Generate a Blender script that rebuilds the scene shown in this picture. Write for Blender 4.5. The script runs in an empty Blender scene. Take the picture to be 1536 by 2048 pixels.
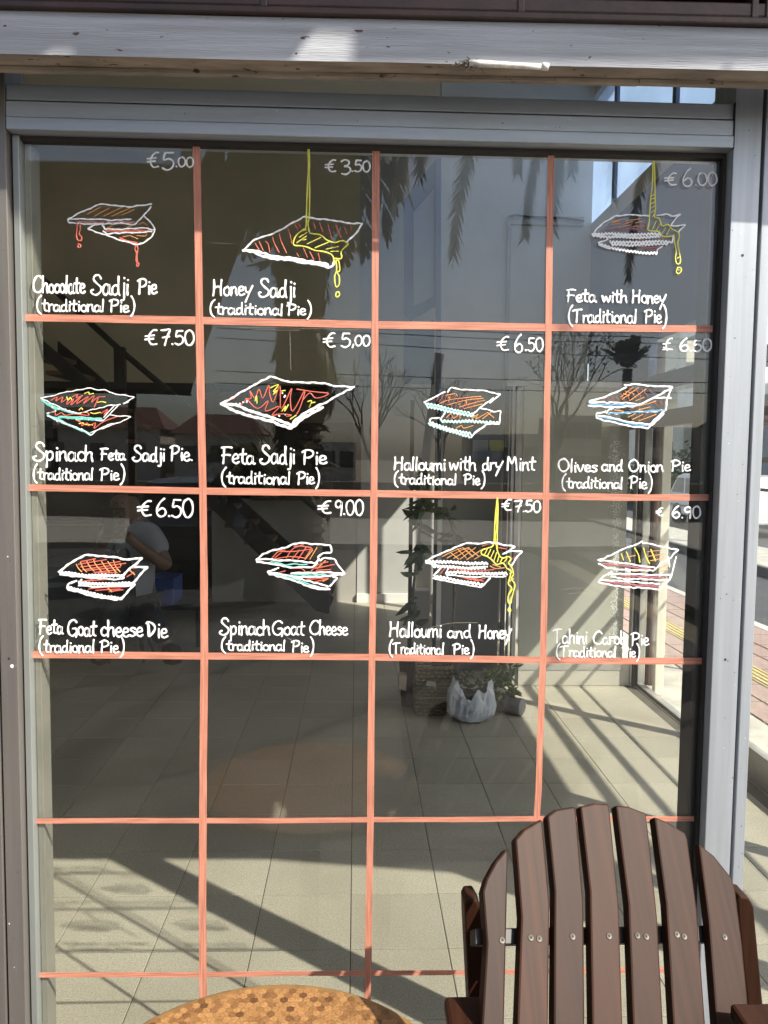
import bpy, math, random
from mathutils import Vector, Matrix
R = math.radians
random.seed(11)
S = bpy.context.scene
COL = S.collection

# ------------------------------------------------------------------ camera, world, sun, exposure
CP = Vector((0, -1.55, 1.65)); FPX = 1550.0
YAW, PITCH, ROLL = 0.03649398, 0.07043514, 0.01090762
FW = Vector((math.sin(YAW)*math.cos(PITCH), math.cos(YAW)*math.cos(PITCH), -math.sin(PITCH)))
RT0 = Vector((math.cos(YAW), -math.sin(YAW), 0)); UP0 = RT0.cross(FW)
RT = RT0*math.cos(ROLL)+UP0*math.sin(ROLL); UP = -RT0*math.sin(ROLL)+UP0*math.cos(ROLL)
cam = bpy.data.cameras.new('camera'); camo = bpy.data.objects.new('camera', cam); COL.objects.link(camo)
cam.sensor_fit = 'VERTICAL'; cam.sensor_height = 36; cam.lens = 36*FPX/2048
cam.clip_start = 0.05; cam.clip_end = 2000
M = Matrix((RT, UP, -FW)).transposed().to_4x4(); M.translation = (0, -1.55, 1.485); camo.matrix_world = M
S.camera = camo

SUN_EL = 43.4; SX = 1.277; SZ = 1.532     # sun: sideways and downward run per metre of depth
sdir = Vector((.787*math.cos(R(SUN_EL)), -.617*math.cos(R(SUN_EL)), math.sin(R(SUN_EL)))).normalized()
W = bpy.data.worlds.new('World'); S.world = W; W.use_nodes = True
nt = W.node_tree; nt.nodes.clear()
out = nt.nodes.new('ShaderNodeOutputWorld'); bg = nt.nodes.new('ShaderNodeBackground')
sky = nt.nodes.new('ShaderNodeTexSky'); sky.sky_type = 'NISHITA'; sky.sun_disc = False
sky.sun_elevation = R(SUN_EL); sky.sun_rotation = math.atan2(sdir.x, sdir.y)
sky.air_density = 1.0; sky.dust_density = 2.5; sky.ozone_density = 1.4
tc = nt.nodes.new('ShaderNodeTexCoord'); mp = nt.nodes.new('ShaderNodeMapping')
mp.inputs['Scale'].default_value = (1, 1, 3.2)
nz = nt.nodes.new('ShaderNodeTexNoise'); nz.inputs['Scale'].default_value = 2.6; nz.inputs['Detail'].default_value = 7
cr = nt.nodes.new('ShaderNodeValToRGB'); cr.color_ramp.elements[0].position = .42; cr.color_ramp.elements[1].position = .72
mx = nt.nodes.new('ShaderNodeMix'); mx.data_type = 'RGBA'
mu = nt.nodes.new('ShaderNodeMath'); mu.operation = 'MULTIPLY'; mu.inputs[1].default_value = .2
L = nt.links.new
L(tc.outputs['Generated'], mp.inputs['Vector']); L(mp.outputs[0], nz.inputs['Vector']); L(nz.outputs['Fac'], cr.inputs[0])
L(cr.outputs[0], mu.inputs[0]); L(mu.outputs[0], mx.inputs[0]); L(sky.outputs[0], mx.inputs[6])
mx.inputs[7].default_value = (11, 11.3, 11.6, 1)
L(mx.outputs[2], bg.inputs['Color']); bg.inputs['Strength'].default_value = 0.128; L(bg.outputs[0], out.inputs['Surface'])
sl = bpy.data.lights.new('sun', 'SUN'); sl.energy = 5.0; sl.angle = R(.55); sl.color = (1, .94, .82)
so = bpy.data.objects.new('sun', sl); COL.objects.link(so); so.rotation_euler = (-sdir).to_track_quat('-Z', 'Y').to_euler()
so.location = sdir*30
S.view_settings.view_transform = 'Standard'; S.view_settings.look = 'None'
S.view_settings.exposure = 0.92; S.view_settings.gamma = 1; S.view_settings.use_curve_mapping = False
S.render.engine = 'CYCLES'
S.cycles.max_bounces = 10; S.cycles.transparent_max_bounces = 24; S.cycles.diffuse_bounces = 5

# ------------------------------------------------------------------ geometry helpers
def P(px, py, Y=0.0):
    "world point of a measured picture point on the upright plane y = Y"
    d = FW+RT*((px-768)/FPX)+UP*((1024-py)/FPX)
    return CP+d*((Y-CP.y)/d.y)
def G(px, py, z=0.0):
    d = FW+RT*((px-768)/FPX)+UP*((1024-py)/FPX)
    return CP+d*((z-CP.z)/d.z)
def PX(px, py, X):
    d = FW+RT*((px-768)/FPX)+UP*((1024-py)/FPX)
    return CP+d*((X-CP.x)/d.x)

class MB:
    def __init__(s): s.v = []; s.f = []; s.m = []
    def add(s, vs, fs, mi=0):
        b = len(s.v); s.v += [tuple(v) for v in vs]
        for f in fs: s.f.append(tuple(b+i for i in f)); s.m.append(mi)
    def box(s, a, b, mi=0):
        x0, x1 = sorted((a[0], b[0])); y0, y1 = sorted((a[1], b[1])); z0, z1 = sorted((a[2], b[2]))
        s.add([(x0,y0,z0),(x1,y0,z0),(x1,y1,z0),(x0,y1,z0),(x0,y0,z1),(x1,y0,z1),(x1,y1,z1),(x0,y1,z1)],
              [(0,3,2,1),(4,5,6,7),(0,1,5,4),(1,2,6,5),(2,3,7,6),(3,0,4,7)], mi)
    def obox(s, p, q, w, h, up=Vector((0,0,1)), mi=0):
        "bar from p to q, w wide, h high"
        p, q = Vector(p), Vector(q); d = (q-p).normalized(); sd = d.cross(up)
        if sd.length < 1e-4: sd = d.cross(Vector((0,1,0)))
        sd.normalize(); u = sd.cross(d).normalized(); sd *= w/2; u = u*h/2
        vs = [p-sd-u, p+sd-u, p+sd+u, p-sd+u, q-sd-u, q+sd-u, q+sd+u, q-sd+u]
        s.add(vs, [(0,3,2,1),(4,5,6,7),(0,1,5,4),(1,2,6,5),(2,3,7,6),(3,0,4,7)], mi)
    def prism(s, pts, off, mi=0):
        "polygon pts (front) extruded by vector off"
        n = len(pts); off = Vector(off); a = [Vector(p) for p in pts]; b = [p+off for p in a]
        s.add(a+b, [tuple(range(n)), tuple(range(2*n-1, n-1, -1))]+[(i, n+i, n+(i+1) % n, (i+1) % n) for i in range(n)], mi)
    def tube(s, pts, r, n=8, mi=0, cap=True):
        pts = [Vector(p) for p in pts]; rs = r if isinstance(r, (list, tuple)) else [r]*len(pts)
        rings = []; ref = Vector((.31, .17, .93))
        for i, p in enumerate(pts):
            d = (pts[min(i+1, len(pts)-1)]-pts[max(i-1, 0)]).normalized()
            a = d.cross(ref)
            if a.length < .05: a = d.cross(Vector((1, 0, 0)))
            a.normalize(); b = d.cross(a)
            rings.append([p+(a*math.cos(t)+b*math.sin(t))*rs[i] for t in [2*math.pi*k/n for k in range(n)]])
        vs = [v for rg in rings for v in rg]; fs = []
        for i in range(len(pts)-1):
            for k in range(n): fs.append((i*n+k, i*n+(k+1) % n, (i+1)*n+(k+1) % n, (i+1)*n+k))
        if cap: fs.append(tuple(range(n-1, -1, -1))); fs.append(tuple(range((len(pts)-1)*n, len(pts)*n)))
        s.add(vs, fs, mi)
    def lathe(s, prof, c, n=32, mi=0, axis='z', jit=0):
        c = Vector(c); vs = []; fs = []
        for r, z in prof:
            for k in range(n):
                t = 2*math.pi*k/n; rr = r*(1+random.uniform(-jit, jit))
                vs.append(c+(Vector((rr*math.cos(t), rr*math.sin(t), z)) if axis == 'z' else Vector((z, rr*math.cos(t), rr*math.sin(t)))))
        for i in range(len(prof)-1):
            for k in range(n): fs.append((i*n+k, i*n+(k+1) % n, (i+1)*n+(k+1) % n, (i+1)*n+k))
        s.add(vs, fs, mi)
    def build(s, name, mats, parent=None, smooth=False, bevel=0):
        me = bpy.data.meshes.new(name); me.from_pydata(s.v, [], s.f)
        mats = mats if isinstance(mats, (list, tuple)) else [mats]
        for m in mats: me.materials.append(m)
        if len(mats) > 1: me.polygons.foreach_set('material_index', s.m)
        me.update()
        if smooth: me.polygons.foreach_set('use_smooth', [True]*len(me.polygons))
        o = bpy.data.objects.new(name, me); COL.objects.link(o)
        if parent: o.parent = parent; o.matrix_parent_inverse = Matrix.Translation(-parent.location) if parent.type == 'EMPTY' and not parent.parent else Matrix.Identity(4)
        if bevel:
            b = o.modifiers.new('bevel', 'BEVEL'); b.width = bevel; b.segments = 2; b.limit_method = 'ANGLE'; b.angle_limit = R(40)
        return o

def thing(name, label, cat, loc=(0,0,0), group=None):
    o = bpy.data.objects.new(name, None); o.location = loc; COL.objects.link(o)
    o.empty_display_size = .1; o['label'] = label; o['category'] = cat
    if group: o['group'] = group
    return o
def tag(o, label=None, cat=None, group=None, kind=None):
    if label: o['label'] = label
    if cat: o['category'] = cat
    if group: o['group'] = group
    if kind: o['kind'] = kind
    return o

# ------------------------------------------------------------------ materials
def mat(name, c, rough=.6, metal=0, var=.15, scale=8, bump=0, bscale=60, c2=None, stretch=None, spec=.5, coat=0, rand=0, trans=0, band=(.35,.65), detail=5):
    m = bpy.data.materials.new(name); m.use_nodes = True; t = m.node_tree; b = t.nodes['Principled BSDF']
    b.inputs['Roughness'].default_value = rough; b.inputs['Metallic'].default_value = metal
    b.inputs['Specular IOR Level'].default_value = spec; b.inputs['Coat Weight'].default_value = coat
    tc = t.nodes.new('ShaderNodeTexCoord'); mp = t.nodes.new('ShaderNodeMapping')
    if stretch: mp.inputs['Scale'].default_value = stretch
    n = t.nodes.new('ShaderNodeTexNoise'); n.inputs['Scale'].default_value = scale; n.inputs['Detail'].default_value = detail
    r = t.nodes.new('ShaderNodeValToRGB')
    c2 = c2 or tuple(x*(1-var) for x in c); c1 = c if c2 and var == 0 else tuple(min(1, x*(1+var*.5)) for x in c)
    r.color_ramp.elements[0].position = band[0]; r.color_ramp.elements[1].position = band[1]
    r.color_ramp.elements[0].color = (*c2, 1); r.color_ramp.elements[1].color = (*c1, 1)
    l = t.links.new; l(tc.outputs['Object'], mp.inputs[0]); l(mp.outputs[0], n.inputs['Vector']); l(n.outputs['Fac'], r.inputs[0])
    src = r.outputs[0]
    if rand:
        oi = t.nodes.new('ShaderNodeObjectInfo'); mr = t.nodes.new('ShaderNodeMapRange')
        mr.inputs['To Min'].default_value = 1-rand; mr.inputs['To Max'].default_value = 1+rand*.4
        hs = t.nodes.new('ShaderNodeHueSaturation'); l(oi.outputs['Random'], mr.inputs[0]); l(mr.outputs[0], hs.inputs['Value']); l(src, hs.inputs['Color']); src = hs.outputs[0]
    l(src, b.inputs['Base Color'])
    if bump:
        n2 = t.nodes.new('ShaderNodeTexNoise'); n2.inputs['Scale'].default_value = bscale; n2.inputs['Detail'].default_value = 4
        l(mp.outputs[0], n2.inputs['Vector']); bp = t.nodes.new('ShaderNodeBump'); bp.inputs['Strength'].default_value = bump; bp.inputs['Distance'].default_value = .002
        l(n2.outputs['Fac'], bp.inputs['Height']); l(bp.outputs[0], b.inputs['Normal'])
    if trans:
        tb = t.nodes.new('ShaderNodeBsdfTranslucent'); ms = t.nodes.new('ShaderNodeMixShader'); ms.inputs[0].default_value = trans
        l(src, tb.inputs[0]); l(b.outputs[0], ms.inputs[1]); l(tb.outputs[0], ms.inputs[2]); l(ms.outputs[0], t.nodes['Material Output'].inputs[0])
    return m

def glass_mat(name, tint=(.975,.985,.98), dirt=.012, rough=0.0, ior=1.53):
    m = bpy.data.materials.new(name); m.use_nodes = True; t = m.node_tree; t.nodes.clear(); l = t.links.new
    o = t.nodes.new('ShaderNodeOutputMaterial'); tr = t.nodes.new('ShaderNodeBsdfTransparent'); tr.inputs[0].default_value = (*tint, 1)
    gl = t.nodes.new('ShaderNodeBsdfGlossy'); gl.inputs['Roughness'].default_value = rough; gl.inputs[0].default_value = (1,1,1,1)
    ge = t.nodes.new('ShaderNodeNewGeometry'); dt = t.nodes.new('ShaderNodeVectorMath'); dt.operation = 'DOT_PRODUCT'; l(ge.outputs['Incoming'], dt.inputs[0]); l(ge.outputs['Normal'], dt.inputs[1])
    prev = dt.outputs['Value']; f0 = ((ior-1)/(ior+1))**2
    for op, v in (('ABSOLUTE', None), ('SUBTRACT', 1.0), ('POWER', 5.0), ('MULTIPLY_ADD', 1-f0)):
        q = t.nodes.new('ShaderNodeMath'); q.operation = op
        if op == 'SUBTRACT': q.inputs[0].default_value = 1.0; l(prev, q.inputs[1])
        else: l(prev, q.inputs[0])
        if op in ('POWER', 'MULTIPLY_ADD'): q.inputs[1].default_value = v
        if op == 'MULTIPLY_ADD': q.inputs[2].default_value = f0
        prev = q.outputs[0]
    fr = q
    nb_ = t.nodes.new('ShaderNodeTexNoise'); nb_.inputs['Scale'].default_value = 2.2; nb_.inputs['Detail'].default_value = 1; tb0 = t.nodes.new('ShaderNodeTexCoord'); l(tb0.outputs['Object'], nb_.inputs['Vector'])
    bp = t.nodes.new('ShaderNodeBump'); bp.inputs['Strength'].default_value = .35; bp.inputs['Distance'].default_value = .002; l(nb_.outputs['Fac'], bp.inputs['Height']); l(bp.outputs[0], gl.inputs['Normal'])
    a = t.nodes.new('ShaderNodeMixShader'); l(fr.outputs[0], a.inputs[0]); l(tr.outputs[0], a.inputs[1]); l(gl.outputs[0], a.inputs[2])
    df = t.nodes.new('ShaderNodeBsdfDiffuse'); df.inputs[0].default_value = (.7,.68,.6,1)
    tc = t.nodes.new('ShaderNodeTexCoord'); n = t.nodes.new('ShaderNodeTexNoise'); n.inputs['Scale'].default_value = 3; n.inputs['Detail'].default_value = 8; n.inputs['Distortion'].default_value = 1.2
    r = t.nodes.new('ShaderNodeMapRange'); r.inputs['From Min'].default_value = .35; r.inputs['From Max'].default_value = .8; r.inputs['To Min'].default_value = dirt*.3; r.inputs['To Max'].default_value = dirt*2
    n3 = t.nodes.new('ShaderNodeTexNoise'); n3.inputs['Scale'].default_value = 420; n3.inputs['Detail'].default_value = 0
    r3 = t.nodes.new('ShaderNodeMapRange'); r3.inputs['From Min'].default_value = .83; r3.inputs['From Max'].default_value = .86; r3.inputs['To Max'].default_value = .12 if dirt else 0
    ad = t.nodes.new('ShaderNodeMath'); ad.operation = 'ADD'
    b = t.nodes.new('ShaderNodeMixShader'); l(tc.outputs['Object'], n.inputs['Vector']); l(tc.outputs['Object'], n3.inputs['Vector'])
    l(n.outputs['Fac'], r.inputs[0]); l(n3.outputs['Fac'], r3.inputs[0]); l(r.outputs[0], ad.inputs[0]); l(r3.outputs[0], ad.inputs[1])
    l(ad.outputs[0], b.inputs[0]); l(a.outputs[0], b.inputs[1]); l(df.outputs[0], b.inputs[2]); l(b.outputs[0], o.inputs[0])
    return m

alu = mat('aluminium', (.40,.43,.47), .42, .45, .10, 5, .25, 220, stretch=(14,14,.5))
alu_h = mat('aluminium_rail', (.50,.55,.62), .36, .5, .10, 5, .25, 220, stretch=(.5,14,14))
alu_l = mat('aluminium_shaded', (.19,.175,.165), .42, .45, .10, 5, .25, 220, stretch=(14,14,.5))  # shade and brown reflection of the left jamb put into the colour
alu_in = mat('aluminium_inside', (.40,.39,.36), .5, .5, .2, 6)
gasket = mat('gasket', (.035,.03,.027), .7)
glassm = glass_mat('window_glass', dirt=.0015)
glass_clean = glass_mat('side_glass', dirt=.004)
white_beam = mat('flaking_white_paint', (.38,.395,.43), .65, 0, .26, 5, .7, 40, stretch=(.6,6,14), band=(.3,.75), detail=9)
def beam_wear(m, dark=(.07,.045,.03)):
    t = m.node_tree; l = t.links.new; b = t.nodes['Principled BSDF']; src = b.inputs['Base Color'].links[0].from_socket
    tc = t.nodes.new('ShaderNodeTexCoord'); n = t.nodes.new('ShaderNodeTexNoise'); n.inputs['Scale'].default_value = 75; n.inputs['Detail'].default_value = 3
    mp = t.nodes.new('ShaderNodeMapping'); mp.inputs['Scale'].default_value = (.45,1,1); l(tc.outputs['Object'], mp.inputs[0])
    r = t.nodes.new('ShaderNodeMapRange'); r.inputs['From Min'].default_value = .655; r.inputs['From Max'].default_value = .70
    mx = t.nodes.new('ShaderNodeMix'); mx.data_type = 'RGBA'; mx.inputs[7].default_value = (*dark, 1)
    l(mp.outputs[0], n.inputs['Vector']); l(n.outputs['Fac'], r.inputs[0]); l(r.outputs[0], mx.inputs[0]); l(src, mx.inputs[6]); l(mx.outputs[2], b.inputs['Base Color'])
    return r
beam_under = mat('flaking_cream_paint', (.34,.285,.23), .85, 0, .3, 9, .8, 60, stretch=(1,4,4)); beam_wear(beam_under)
r_ = beam_wear(white_beam); r_.inputs['From Min'].default_value = .69; r_.inputs['From Max'].default_value = .72
brown_steel = mat('brown_painted_steel', (.045,.022,.017), .45, 0, .4, 10, .5, 50)
tape_m = mat('salmon_tape', (.57,.235,.160), .62, 0, .16, 6, .25, 120, stretch=(2,1,50), c2=(.38,.15,.10))
tape_v = mat('salmon_tape_upright', (.57,.235,.160), .62, 0, .16, 6, .25, 120, stretch=(50,1,2), c2=(.38,.15,.10))
PAINT = {k: mat('marker_'+k, c, .55, 0, .06, 30) for k, c in dict(white=(.86,.87,.88), red=(.62,.13,.09), orange=(.72,.32,.10), yellow=(.72,.68,.10),
         teal=(.17,.55,.47), blue=(.10,.30,.52), maroon=(.34,.10,.12), rose=(.52,.22,.22), mint=(.50,.72,.70)).items()}
tile_m = mat('terrazzo_tile', (.40,.375,.30), .45, 0, .0, 160, 0, c2=(.31,.287,.225), rand=.12, detail=3, band=(.38,.52))
def speckle(m):
    t = m.node_tree; l = t.links.new; b = t.nodes['Principled BSDF']; src = b.inputs['Base Color'].links[0].from_socket
    tc = t.nodes.new('ShaderNodeTexCoord'); ge = t.nodes.new('ShaderNodeNewGeometry')
    for sc, lo, hi, colr, dt in ((300,.56,.63,(.17,.155,.125),1), (1.7,.42,.9,(.20,.175,.13),6)):
        n = t.nodes.new('ShaderNodeTexNoise'); n.inputs['Scale'].default_value = sc; n.inputs['Detail'].default_value = dt
        r = t.nodes.new('ShaderNodeMapRange'); r.inputs['From Min'].default_value = lo; r.inputs['From Max'].default_value = hi; r.inputs['To Max'].default_value = .75
        mx = t.nodes.new('ShaderNodeMix'); mx.data_type = 'RGBA'; mx.inputs[7].default_value = (*colr, 1)
        l(ge.outputs['Position'], n.inputs['Vector']); l(n.outputs['Fac'], r.inputs[0]); l(r.outputs[0], mx.inputs[0]); l(src, mx.inputs[6]); src = mx.outputs[2]
    l(src, b.inputs['Base Color'])
speckle(tile_m)
grout = mat('grout', (.10,.09,.075), .9)
wall_w = mat('plaster_white', (.66,.66,.64), .85, 0, .1, 1.5, .3, 30)
wall_o = mat('plaster_olive', (.60,.53,.37), .9, 0, .15, 1.0, .3, 30)
wall_d = mat('dark_paint_and_shade', (.018,.017,.016), .8, 0, .3, 2)  # dark coat; on the lower back wall it holds room shade
wall_b = mat('slate_blue_panel', (.055,.085,.17), .6, 0, .12, 1.5)
ceil_m = mat('ceiling_paint', (.70,.66,.56), .9, 0, .08, 1)
blue_fr = mat('blue_grey_frame', (.13,.17,.25), .45, 0, .1, 3)
facade = mat('facade_plaster', (.48,.44,.38), .9, 0, .15, 2, .4, 20)
black_st = mat('black_steel', (.014,.012,.011), .5, 0, .3, 8)
wood_tread = mat('wood_tread', (.17,.10,.05), .5, 0, .3, 5, stretch=(1,8,1))
maroon_st = mat('maroon_steel', (.05,.022,.02), .5, 0, .2, 4)
brown_box = mat('brown_bulkhead', (.13,.105,.08), .8, 0, .2, 3)
frost = mat('frosted_panel', (.36,.355,.30), .55, 0, .12, 1.4, .2, 8, band=(.3,.7))
chair_w = mat('stained_wood', (.036,.0130,.0065), .5, 0, .4, 1.6, .0, 30, stretch=(55,1.5,.7), c2=(.020,.0078,.0044), spec=.15, detail=6, rand=.3, band=(.3,.7))
screw_m = mat('screw_metal', (.09,.08,.07), .5, .4, .3, 60)
asphalt = mat('asphalt', (.055,.057,.062), .9, 0, .2, 3, .3, 90)
paver = mat('pink_paver', (.33,.235,.205), .85, 0, .2, 30, .3, 60)
paver_l = mat('grey_paver', (.42,.40,.35), .85, 0, .2, 5, .3, 60)
tact = mat('yellow_tactile', (.52,.42,.20), .8, 0, .15, 20)
kerb_m = mat('kerb_stone', (.50,.48,.44), .85, 0, .15, 10)
kerb_d = mat('median_side', (.10,.095,.09), .85)
ground_m = mat('dry_ground', (.30,.26,.19), .95, 0, .3, .8)
cream_m = mat('cream_plaster', (.60,.57,.48), .85, 0, .1, 4, .4, 30)
leaf_m = mat('leaf_green', (.045,.08,.022), .45, 0, .4, 20, trans=.25)
leaf_l = mat('leaf_light', (.10,.15,.05), .5, 0, .4, 20, trans=.3)
palm_m = mat('palm_leaf', (.13,.13,.05), .6, 0, .4, 6, trans=.3)
palm_dry = mat('dry_palm', (.085,.065,.04), .85, 0, .4, 6)
bark = mat('bark', (.10,.08,.055), .9, 0, .4, 15, .6, 30)

# ------------------------------------------------------------------ the setting
def ground_quad(name, x0, x1, y0, y1, z, m, t=.05):
    b = MB(); b.box((x0, y0, z-t), (x1, y1, z)); return tag(b.build(name, m), kind='structure')
b = MB(); b.add([(-900,-900,-.30),(900,-900,-.30),(900,900,-.30),(-900,900,-.30)], [(0,1,2,3)])
tag(b.build('ground', ground_m), kind='structure')
ground_quad('pavement', -9, 3.4, -4.6, .1, -.03, mat('brown_paving', (.075,.062,.052), .85, 0, .25, 4, .3, 40), .3)
ground_quad('road', -60, 3.4, -13, -4.6, -.16, asphalt, .2)
ground_quad('promenade', -60, 30, -19, -13, -.05, paver_l, .3)
# side street (runs away from us on the right)
ground_quad('side_pavement', 2.14, 2.62, .1, 40, -.02, paver_l, .3)
ground_quad('side_road', 4.18, 6.4, -40, 60, -.15, asphalt, .1)
ground_quad('side_kerb', 4.06, 4.18, -.1, 60, -.015, kerb_m, .3)
ground_quad('median_kerb', 6.4, 6.5, -40, 60, -.005, kerb_d, .3)
ground_quad('median', 6.5, 7.9, -40, 60, -.01, paver_l, .3)
ground_quad('far_road', 7.9, 13.5, -40, 60, -.15, asphalt, .1)
ground_quad('far_pavement', 13.5, 18, -40, 60, -.03, paver_l, .3)
# pink paving with a yellow tactile strip, pieces that can be told apart
b = MB(); b.box((2.62,-.1,-.12), (4.06,40,-.032)); pv = tag(b.build('paving_bed', grout), kind='structure')
b = MB(); b.box((-.1,-.2,-.01), (.1,.2,0)); me_p = None
paver_proto = b.build('paver', paver, pv); me_p = paver_proto.data
me_t = me_p.copy(); me_t.materials[0] = tact
first = True; cnt = 0
xs = [(2.74,0),(2.95,0),(3.16,1),(3.37,0),(3.58,0),(3.79,0),(3.97,0)]
for iy in range(40):
    for x, k in xs:
        y = 1.2+iy*.41
        if y > 14 and cnt > 270: break
        if first: o = paver_proto; first = False
        else:
            o = bpy.data.objects.new('tactile_paver' if k else 'paver', me_t if k else me_p); COL.objects.link(o); o.parent = pv
        o.location = (x, y+(.2 if int(x*10) % 2 else 0)*(0 if k else 1), -.02+random.uniform(-.001,.001)); o.scale = (.95, .98, 1); cnt += 1
tb = MB()
for iy in range(36):
    for j in range(4): tb.box((3.085+j*.05, 1.0+iy*.41, -.02), (3.105+j*.05, 1.38+iy*.41, -.012))
o = tb.build('tactile_ridges', tact, pv); o['kind'] = 'stuff'

# interior floor of terrazzo tiles
b = MB(); b.box((-4.2,.10,-.3), (2.13,7.6,-.004)); floor = tag(b.build('floor', grout), kind='structure')
T = .33
b = MB(); h = T/2-.0016
b.add([(-h,-h,-.006),(h,-h,-.006),(h,h,-.006),(-h,h,-.006),(-h,-h,-.0008),(h,-h,-.0008),(h,h,-.0008),(-h,h,-.0008),
       (-h+.0015,-h+.0015,0),(h-.0015,-h+.0015,0),(h-.0015,h-.0015,0),(-h+.0015,h-.0015,0)],
      [(0,1,5,4),(1,2,6,5),(2,3,7,6),(3,0,4,7),(4,5,9,8),(5,6,10,9),(6,7,11,10),(7,4,8,11),(8,9,10,11)])
tp = b.build('tile', tile_m, floor); tme = tp.data
cells = []
for iy in range(-3, 20):
    for ix in range(-12, 7):
        x = -.006+T*(ix+.5); y = .945+T*(iy+.5)
        if y < .05 or y > 7.4 or y < .2 or x > 2.13-.1 or x < -4.1: continue
        if abs(x-(.05*y)) > .55*(y+1.55)+.3: continue
        cells.append((y*1+abs(x)*.2, x, y))
cells.sort(); rest = MB()
for i, (k, x, y) in enumerate(cells):
    if i < 296:
        if i == 0: o = tp
        else: o = bpy.data.objects.new('tile', tme); COL.objects.link(o); o.parent = floor
        o.location = (x, y, random.uniform(-.0005,.0004)); o.rotation_euler = (random.uniform(-1,1)*.0012, random.uniform(-1,1)*.0012, random.choice((0,1,2,3))*math.pi/2)
    else: rest.box((x-h, y-h, -.006), (x+h, y+h, random.uniform(-.0005,.0004)))
for ix in range(-12, 7):      # strip in front of the first full row
    x = -.006+T*(ix+.5)
    if x > 2.03: continue
    rest.box((x-h, .11, -.006), (x+h, .283, 0))
for j in range(22): rest.box((2.046, .12+j*.33, -.006), (2.128, .447+j*.33, .0005))
o = rest.build('far_tiles', tile_m, floor); o['kind'] = 'stuff'

# ------------------------------------------------------------------ the shop building
bld = thing('shop_building', 'plastered two storey shop with bare interior walls seen behind the menu window', 'building')
def bpart(name, m, *boxes):
    b = MB()
    for a, c in boxes: b.box(a, c)
    return b.build(name, m, bld)
bpart('ceiling', ceil_m, ((-4.4,.12,4.95), (2.3,7.75,5.15)))
bpart('side_wall', wall_o, ((-4.35,.14,-.05), (-4.2,7.6,4.95)))
bpart('upper_back_wall', wall_o, ((-4.2,7.2,2.45), (.02,7.4,4.95)))
bpart('lower_back_wall', wall_d, ((-4.2,7.23,-.05), (-1.95,7.4,2.45)), ((-1.95,7.23,-.05),(-1.62,7.4,2.45)))  # darkness of the room put into the lower wall's colour
bpart('alcove_wall', mat('alcove_paint', (.42,.40,.36), .85, 0, .15, 2), ((-1.62,7.21,-.05), (.02,7.4,1.16)))
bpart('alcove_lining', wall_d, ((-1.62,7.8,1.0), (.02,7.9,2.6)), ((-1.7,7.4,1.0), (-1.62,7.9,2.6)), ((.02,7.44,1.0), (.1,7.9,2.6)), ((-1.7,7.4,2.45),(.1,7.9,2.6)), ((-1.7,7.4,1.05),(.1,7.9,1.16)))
bpart('white_back_wall', mat('back_plaster', (.42,.42,.40), .9, 0, .1, 1.5), ((.02,7.2,-.05), (2.2,7.44,4.95)))
bpart('skirting', wall_w, ((.02,7.17,0), (1.3,7.2,.1)))
bpart('facade_wall', facade, ((-4.6,.13,2.95), (2.4,.24,5.6)), ((-4.6,.13,-.05),(-2.45,.24,2.95)))
bpart('roof', facade, ((-4.6,.1,5.15), (2.5,8.0,5.4)))
bpart('rear_wall', facade, ((-4.4,7.92,-.05), (2.3,8.1,5.15)))
# side wall towards the street: openings 0-1.88, 1.99-2.14, 2.25-2.5 and clerestory
XS0, XS1 = 2.05, 2.13
bpart('blue_side_panel', wall_b, ((XS0,.2,1.88),(XS1,5.35,1.985)), ((XS0,.2,2.14),(XS1,5.35,2.235)), ((XS0,.2,2.50),(XS1,5.35,3.58)),
      ((XS0+.01,3.92,1.985),(XS1-.01,5.35,2.14)), ((XS0+.01,3.92,2.235),(XS1-.01,5.35,2.5)))
bpart('side_spandrel', wall_w, ((XS0,.2,3.58),(XS1,7.2,3.72)), ((XS0,.2,4.8),(XS1,7.2,4.95)), ((XS0,6.7,-.05),(XS1,7.2,3.58)), ((XS0,5.0,-.05),(XS1,5.35,1.88)), ((XS0,5.35,-.05),(XS1,6.7,1.5)), ((XS0,5.35,3.05),(XS1,6.7,3.58)))
for y in (1.2,2.4,3.6,4.8,6.0): bpart('blue_window_bar', blue_fr, ((XS0+.01,y,3.72),(XS1-.01,y+.06,4.8)))
for y in (5.68,6.12,6.42): bpart('blue_window_bar', blue_fr, ((XS0+.01,y,1.5),(XS1-.01,y+.10,3.05)))
bpart('clerestory_pane', mat('film_pane', (.50,.60,.74), .35, 0, .1, 2, trans=.8), ((XS0+.035,.1,3.72),(XS0+.041,6.7,4.8)))
# high inner window with blue reveal, its slant drawn flat from image pixels
def pane_quad(name, m, pts, Y, th, parent=bld):
    b = MB(); b.prism([P(x, y, Y) for x, y in pts], (0, th, 0)); return b.build(name, m, parent)
pane_quad('inner_window_reveal', blue_fr, [(808,400),(872,318),(872,612),(822,640),(808,625)], 5.40, .05)
w_ = mat('pale_pane', (.34,.38,.44), .3, 0, .1, 1)
pane_quad('inner_window_pane', w_, [(827,424),(868,378),(868,592),(827,613)], 5.375, .02)
pane_quad('inner_window_side', blue_fr, [(872,318),(882,318),(882,1000),(872,1000)], 5.31, .03)
pane_quad('lower_blue_panel', blue_fr, [(808,655),(868,640),(868,768),(808,768)], 5.40, .05)
pane_quad('bulkhead', brown_box, [(556,796),(726,796),(726,846),(556,846)], 7.05, .2)
pane_quad('alcove_frame', maroon_st, [(405,784),(722,784),(722,797),(405,797)], 7.0, .1)
pane_quad('alcove_sill', maroon_st, [(500,984),(722,984),(722,1001),(500,1001)], 7.05, .15)
pane_quad('alcove_jamb', maroon_st, [(706,797),(722,797),(722,984),(706,984)], 7.06, .14)
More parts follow.
